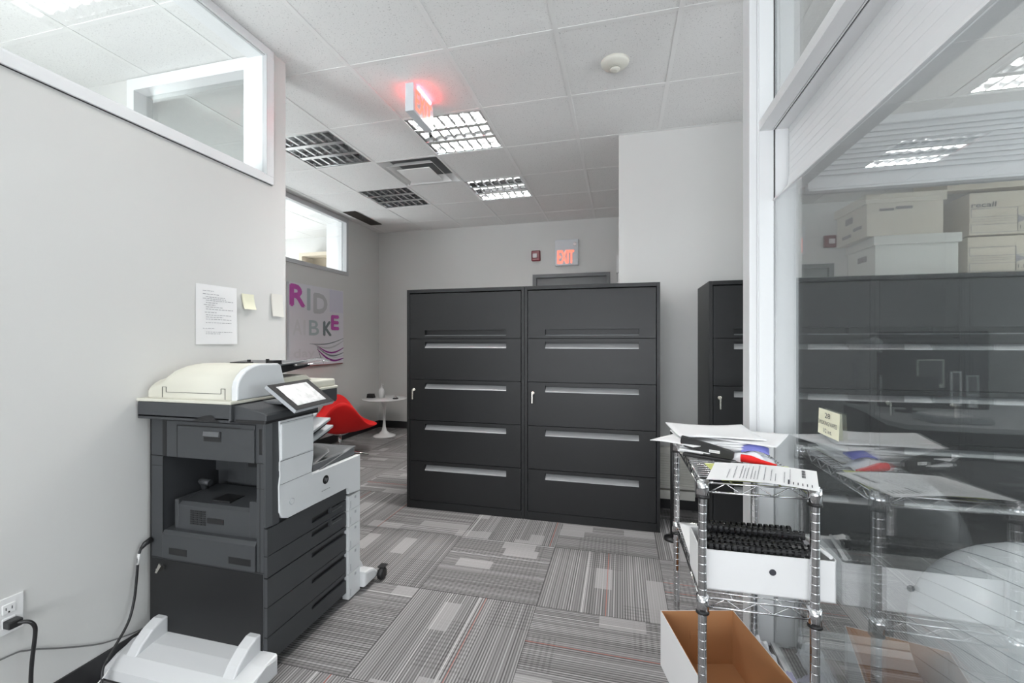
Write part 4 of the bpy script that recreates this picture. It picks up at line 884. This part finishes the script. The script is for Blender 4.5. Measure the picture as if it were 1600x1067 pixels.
sheet('paper_sheet', (0.29, 1.79), zt + 0.047, R(38), 'white sheet with a punched hole sticking out left of the heap', None, curl=(0, 0, 0, -0.02), th=0.002)
sheet('paper_sheet', (0.345, 1.81), zt + 0.066, R(8), 'large white sheet lying topmost on the heap of papers', None, curl=(0.004, 0, 0.012, 0.012), th=0.004, wave=0.003, l_=0.30)
# stapler
t = thing('stapler', 'black open stapler with white base plate on the rack', 'stapler', (0.300, 1.640, zt), R(-24), local=True)
ST = Matrix.Scale(0.86, 4)
MB().box(-0.10, 0.085, -0.013, 0.013, 0.002, 0.016, 0.004).box(-0.02, 0.09, -0.011, 0.011, 0.016, 0.03, 0.003).xf(ST).build('base', 'cop_black', t)
up = MB().prism([(-0.11, 0.062), (-0.108, 0.052), (-0.09, 0.040), (0.0, 0.030), (0.092, 0.022), (0.095, 0.045), (0.08, 0.05), (0.0, 0.066), (-0.105, 0.085)], 'y', -0.011, 0.011, 0.003).xf(ST).build('arm', 'cop_black', t)
MB().box(0.005, 0.045, -0.0117, -0.0112, 0.034, 0.045).xf(ST).build('maker_label', 'paper', up)
lettering(MB(), 'BOSTITCH', (0.009, -0.0119, 0.037), (1, 0, 0), (0, 0, 1), 0.032, 0.0045).xf(ST).build('label_letters', 'ink_dark', up, normals=False)
MB().box(-0.115, 0.01, -0.011, 0.011, 0.022, 0.032, 0.003).xf(ST).build('magazine', 'plas_white', t)
# small packet of markers
t = thing('plastic_packet', 'small clear packet with blue and red contents beside the stapler', 'packet', (0.44, 1.66, zt), R(-15), local=True)
MB().grid(lambda a_, b_: (-0.07 + 0.14 * a_, -0.035 + 0.075 * b_, 0.003 + 0.028 * math.sin(PI * a_) * math.sin(PI * b_) + 0.004 * math.sin(17 * a_ + 9 * b_)), 18, 12).build('wrapper', 'bag', t)
MB().grid(lambda a_, b_: (-0.03 + 0.085 * a_, 0.0 + 0.04 * b_, 0.03 + 0.010 * math.sin(PI * a_) + 0.012 * b_), 8, 6, 0.004).build('blue_film', 'blue', t, label='violet-blue film')
MB().tube([(-0.03, -0.032, 0.014), (0.0, -0.036, 0.014), (0.03, -0.036, 0.009), (0.075, -0.04, 0.005)], [0.013, 0.013, 0.008, 0.003], 10).build('red_cap', 'red', t, label='red cap')
sheet('paper_sheet', (0.415, 1.505), RT + 0.004, R(5), 'lime yellow sheet under the printed letter on the rack', None, 'lime', l_=0.262, w_=0.19)
pr = thing('letter_sheet', 'printed white letter hanging over the front edge of the rack', 'paper', (0.40, 1.46, RT))
def lfn(a_, b_):
    p00, p10, p11, p01 = Vector((0.245, 1.375, 0)), Vector((0.528, 1.352, 0)), Vector((0.59, 1.53, 0)), Vector((0.305, 1.56, 0))
    p = p00.lerp(p10, a_).lerp(p01.lerp(p11, a_), b_)
    z = RT + 0.012 + 0.006 * math.sin(a_ * PI) + 0.004 * b_ - 0.012 * max(0, a_ - 0.6) * (1 - b_)
    return (p.x, p.y, z)
MB().grid(lfn, 16, 8).build('page', 'paper', pr)
mb = MB(); rnd = random.Random(4)
def mark(a0, a1, b0, b1):
    q = [lfn(a0, b0), lfn(a1, b0), lfn(a1, b1), lfn(a0, b1)]; mb.poly([(p[0], p[1], p[2] + 0.0012) for p in q])
for col in (0.18, 0.24, 0.30, 0.33, 0.36, 0.40, 0.43, 0.46, 0.52, 0.58, 0.62, 0.70, 0.75):
    b_ = 0.12
    e_ = rnd.uniform(0.5, 0.9)
    while b_ < e_:
        l = rnd.uniform(0.03, 0.09); mark(col, col + 0.007, b_, min(e_, b_ + l)); b_ += l + 0.02
mb.build('printed_lines', 'ink', pr, normals=False)
mb = MB()
for q in range(9): mark(0.86 + 0.012 * (q % 3), 0.868 + 0.012 * (q % 3), 0.50 + 0.14 * (q // 3), 0.62 + 0.14 * (q // 3))
for q in range(5): mark(0.78 + 0.04 * q, 0.788 + 0.04 * q, 0.10, 0.22)
mark(0.735, 0.75, 0.08, 0.30)
mb.build('letterhead', 'ink_dark', pr, normals=False)

# white box of binding combs on the lower shelf
zb = RB + 0.002
t = thing('comb_box', 'white open box full of black binding combs on the rack', 'box', (0.42, 1.52, zb), R(1.5), local=True)
bx, by, bh = 0.187, 0.075, 0.128
MB().box(-bx, bx, -by, by, 0, 0.003).box(-bx, bx, -by, -by + 0.003, 0, bh - 0.006).box(-bx, bx, by - 0.003, by, 0, bh).box(-bx, -bx + 0.003, -by, by, 0, bh).box(bx - 0.003, bx, -by, by, 0, bh).build('carton', 'boxw', t)
MB().lathe([(0.006, -by - 0.0012), (0.0095, -by - 0.0012), (0.0095, -by + 0.0)], (0.02, 0, 0.072), 20, 'y').build('seal_dot', 'ink_dark', t)
MB().cyl((bx - 0.012, -by + 0.002, bh + 0.004), (bx - 0.035, by + 0.01, bh + 0.006), 0.0055, 12).build('rolled_flap', 'boxw', t)
cmb = MB(); n_ = 17; Lc = 0.285
cmb.tube([(-Lc / 2, 0.011, 0), (Lc / 2, 0.011, 0)], 0.0035, 6)
for q in range(n_):
    x = -Lc / 2 + Lc * (q + 0.5) / n_
    ptsr = [(0.0136 * math.cos(a_), 0.0136 * math.sin(a_)) for a_ in [R(10 + 330 * k / 11) for k in range(12)]]
    for (ya, za), (yb, zb_) in zip(ptsr, ptsr[1:]):
        v4 = [cmb.bm.verts.new(p) for p in ((x - 0.0045, ya, za), (x + 0.0045, ya, za), (x + 0.0045, yb, zb_), (x - 0.0045, yb, zb_))]
        cmb.bm.faces.new(v4)
c0 = cmb.build('binding_comb', 'comb', None, 'black plastic binding comb in the white box on the rack', 'binding comb', 'binding combs in the white box', normals=False)
rnd = random.Random(11); placed = []
lay = [(-0.055, 0.118, 0), (-0.028, 0.120, .01), (0.0, 0.123, -.01), (0.028, 0.124, .02), (0.054, 0.120, 0), (-0.042, 0.095, 0), (-0.014, 0.096, 0), (0.014, 0.098, 0), (0.042, 0.096, 0), (0.012, 0.148, -.03), (0.038, 0.147, .03), (-0.050, 0.070, 0), (-0.02, 0.07, 0), (0.01, 0.07, 0)]
for q, (yy, z_, rz) in enumerate(lay):
    c = c0 if q == 0 else c0.copy()
    if q: COL.objects.link(c)
    if q == 0: c['label'] = 'black binding comb lying along the front edge of the white box'
    else: c['label'] = {9: 'black binding comb in the topmost row, in front of the rearmost one', 10: 'rearmost black binding comb in the topmost row of the white box'}.get(q, 'black plastic binding comb in the white box on the rack')
    c.location = (0.42 - 0.012 + rnd.uniform(-0.02, 0.022), 1.52 + yy, zb + z_ - 0.003); c.rotation_euler = (rnd.uniform(-0.9, 0.9), 0, R(1.5) + rz)
sheet('paper_sheet', (0.385, 1.775), RB + 0.004, R(90), 'white liner sheet on the lower shelf behind the comb box', None, th=0.002, w_=0.29, l_=0.33)
sheet('paper_sheet', (0.452, 1.775), RB + 0.010, R(78), 'white sheet with a bent corner behind the comb box', None, th=0.002, w_=0.15, l_=0.25, curl=(0, 0, 0.02, 0.0))

# open brown carton on the floor under the rack
t = thing('cardboard_box', 'open cardboard box, white outside and brown inside, on the floor', 'box', (0.335, 1.635, 0), R(14.5), local=True)
hx, hy, hh, th = 0.142, 0.183, 0.212, 0.004
def wall4(m_, a_): 
    m_.box(-hx + a_, hx - a_, -hy + a_, hy - a_, 0.001 + a_, 0.003 + a_)
    m_.box(-hx + a_, -hx + a_ + 0.002, -hy + a_, hy - a_, a_, hh - a_ * 0.3).box(hx - a_ - 0.002, hx - a_, -hy + a_, hy - a_, a_, hh - a_ * 0.3)
    m_.box(-hx + a_, hx - a_, -hy + a_, -hy + a_ + 0.002, a_, hh - a_ * 0.3).box(-hx + a_, hx - a_, hy - a_ - 0.002, hy - a_, a_, hh - a_ * 0.3)
    return m_
wall4(MB(), 0.0).build('outer_board', 'boxw', t)
il = wall4(MB(), 0.0022).build('inner_board', 'card', t)
MB().box(-0.028, 0.028, hy - 0.0068, hy - 0.004, 0.10, 0.135).box(-0.03, 0.005, hy - 0.0075, hy - 0.0065, 0.118, 0.121).build('inner_flap', 'card', t)
# crumpled film between the box and the glass
def crinkle(a_, b_, s_): return 0.012 * math.sin(13 * a_ + 7 * b_ + s_) + 0.008 * math.sin(29 * a_ - 17 * b_)
MB().grid(lambda a_, b_: (0.50 + 0.075 * a_ - 0.02 * b_ + crinkle(a_, b_, 0) * 0.3, 1.62 + 0.32 * b_, 0.006 + 0.11 * math.sin(PI * min(1, a_ * 0.9 + 0.05)) * math.sin(PI * (0.15 + 0.7 * b_)) + abs(crinkle(a_, b_, 1))), 26, 26, 0.001).build('plastic_bag', 'bag', None, 'crumpled white plastic bag on the floor beside the brown box', 'bag')
MB().grid(lambda a_, b_: (0.568 + 0.03 * a_, 1.57 + 0.24 * b_, 0.005 + 0.09 * math.sin(PI * (0.1 + 0.8 * a_)) * math.sin(PI * b_) + abs(crinkle(b_, a_, 2)) * 0.5), 14, 18, 0.001).build('plastic_bag', 'lav', None, 'lavender plastic wrap on the floor behind the front right rack post', 'bag')
# black floor stand in the gap by the cabinets
t = thing('floor_stand', 'slim black floor stand in the gap beside the file cabinets', 'stand', (0.325, 2.92, 0))
MB().tube([(0.325, 2.92, 0.02), (0.325, 2.92, 0.70)], 0.017, 14).build('pole', 'cop_black', t)
MB().lathe([(0.055, 0.0), (0.055, 0.014), (0.02, 0.024)], (0.325, 2.92, 0), 24).build('foot', 'cop_black', t)

# sticky note on the glass
t = thing('sticky_note', 'pale yellow handwritten sticky note stuck on the glass', 'sticky note', (0.612, 1.50, 0.97))
MB().grid(lambda a_, b_: (0.6125 - 0.003 * (1 - b_), 1.572 - 0.136 * a_, 0.972 + 0.078 * b_), 5, 5).build('paper_square', 'note', t)
mb = MB()
lettering(mb, '28', (0.6088, 1.522, 1.026), (0, -1, 0), (0, 0, 1), 0.034, 0.016); lettering(mb, 'SMOKING/VAPES', (0.6080, 1.564, 1.004), (0, -1, 0), (0, 0, 1), 0.12, 0.013); lettering(mb, '1/2 int.', (0.6075, 1.53, 0.981), (0, -1, 0), (0, 0, 1), 0.055, 0.013)
mb.build('handwriting', 'ink_dark', t, normals=False)

# ---------------------------------------------------------------- exercise ball
BC = Vector((1.214, 1.562, 0.33))
t = thing('exercise_ball', 'large pearl grey exercise ball behind the glass', 'exercise ball', (BC.x, BC.y, 0))
MB().sphere(BC, 0.33, 64, 40).build('ball_skin', 'ball', t)
mb = MB(); ax = Matrix.Rotation(R(28), 3, 'Y') @ Matrix.Rotation(R(-12), 3, 'X')
for k in range(-6, 7):
    hgt = 0.045 * k; rr = math.sqrt(max(0, 0.3305 ** 2 - hgt ** 2))
    mb.tube([BC + ax @ Vector((rr * math.cos(2 * PI * i / 72), rr * math.sin(2 * PI * i / 72), hgt)) for i in range(72)], 0.0011, 5, closed=True)
mb.build('moulded_rings', 'cop_grey', t)
MB().lathe([(0.009, 0.329), (0.007, 0.3325)], (0, 0, 0), 14).xf(Matrix.Translation(BC) @ Matrix.Rotation(R(-62), 4, 'Y') @ Matrix.Rotation(R(-38), 4, 'X')).build('valve', 'cop_grey', t)

# ---------------------------------------------------------------- office workstation right of the picture (shows as reflections in the glass)
t = thing('office_desk', 'grey curved office desk mirrored faintly in the glass', 'desk', (2.6, 0.1, 0))
dp = [(1.92, -0.52), (1.90, -0.2), (1.86, 0.1), (1.78, 0.4), (1.72, 0.65), (1.76, 0.80), (2.1, 0.83), (3.4, 0.83), (3.4, -0.52)]
MB().prism(dp, 'z', 0.705, 0.735).build('desk_top', 'desk', t)
MB().box(1.95, 1.98, -0.45, -0.1, 0, 0.705).box(3.33, 3.36, -0.45, 0.75, 0, 0.705).box(1.98, 3.33, -0.46, -0.43, 0.25, 0.705).build('panel_leg', 'cop_dark', t)
t = thing('cubicle_screen', 'black fabric cubicle screen behind the desk, mirrored in the glass', 'screen', (2.3, -0.06, 0))
MB().box(2.02, 2.74, -0.08, -0.04, 0.735, 1.34, 0.01).build('panel', 'fabric', t)
for lab, a_, b_, c_, d_, m_ in (('white pinned drawing on the black cubicle screen', 2.27, 2.45, 0.90, 1.12, 'kraft_w'), ('tall pinned list on the black cubicle screen', 2.49, 2.56, 0.76, 1.03, 'paper'), ('small pinned picture on the black cubicle screen', 2.59, 2.67, 0.83, 1.0, 'pgrey'), ('low pinned photo on the black cubicle screen', 2.60, 2.66, 0.70 + 0.05, 0.81, 'paper')):
    q = MB().box(a_, b_, -0.038, -0.034, c_, d_).build('pinned_paper', m_, None, lab, 'paper')
    MB().box(a_ + 0.012, b_ - 0.012, -0.0335, -0.033, c_ + 0.03, d_ - 0.012).build('print', 'cop_mid', q)
t = thing('computer_monitor', 'black computer monitor standing on the desk', 'monitor', (2.08, 0.22, 0.735), R(8), local=True)
MB().box(-0.17, 0.17, -0.012, 0.012, 0.06, 0.27, 0.004).build('screen_panel', 'cop_black', t)
MB().box(-0.172, -0.165, 0.0, 0.014, 0.06, 0.27).build('side_edge', 'cop_white', t)
MB().lathe([(0.08, 0.001), (0.08, 0.01), (0.02, 0.016), (0.018, 0.08)], (0, 0, 0), 20).build('stand', 'cop_black', t)
t = thing('desk_lamp', 'black jointed desk lamp beside the monitor', 'desk lamp', (1.95, -0.1, 0.735))
MB().lathe([(0.08, 0.736), (0.08, 0.75), (0.02, 0.755)], (1.96, -0.25, 0), 20).build('base', 'cop_black', t)
MB().tube([(1.96, -0.25, 0.75), (1.9, -0.15, 1.12), (1.96, 0.05, 1.30)], 0.010, 10).build('arm', 'cop_grey', t)
MB().lathe([(0.03, 0), (0.055, -0.03), (0.075, -0.08)], (0, 0, 0), 20).xf(Matrix.Translation((1.96, 0.07, 1.28)) @ Matrix.Rotation(R(35), 4, 'Y')).build('shade', 'cop_grey', t)
t = thing('document_tray', 'clear tray of papers lying on the desk', 'tray', (2.1, 0.60, 0.735))
MB().box(1.94, 2.26, 0.50, 0.72, 0.736, 0.775, 0.008).build('tray', 'cop_grey', t)
MB().box(1.96, 2.18, 0.53, 0.70, 0.776, 0.785).build('papers', 'paper', t)
MB().box(3.42, 4.2, 0.0, 0.6, 0, 1.05, 0.01).build('pedestal_cabinet', 'cop_dark', None, 'grey low cabinet at the end of the desk', 'cabinet')
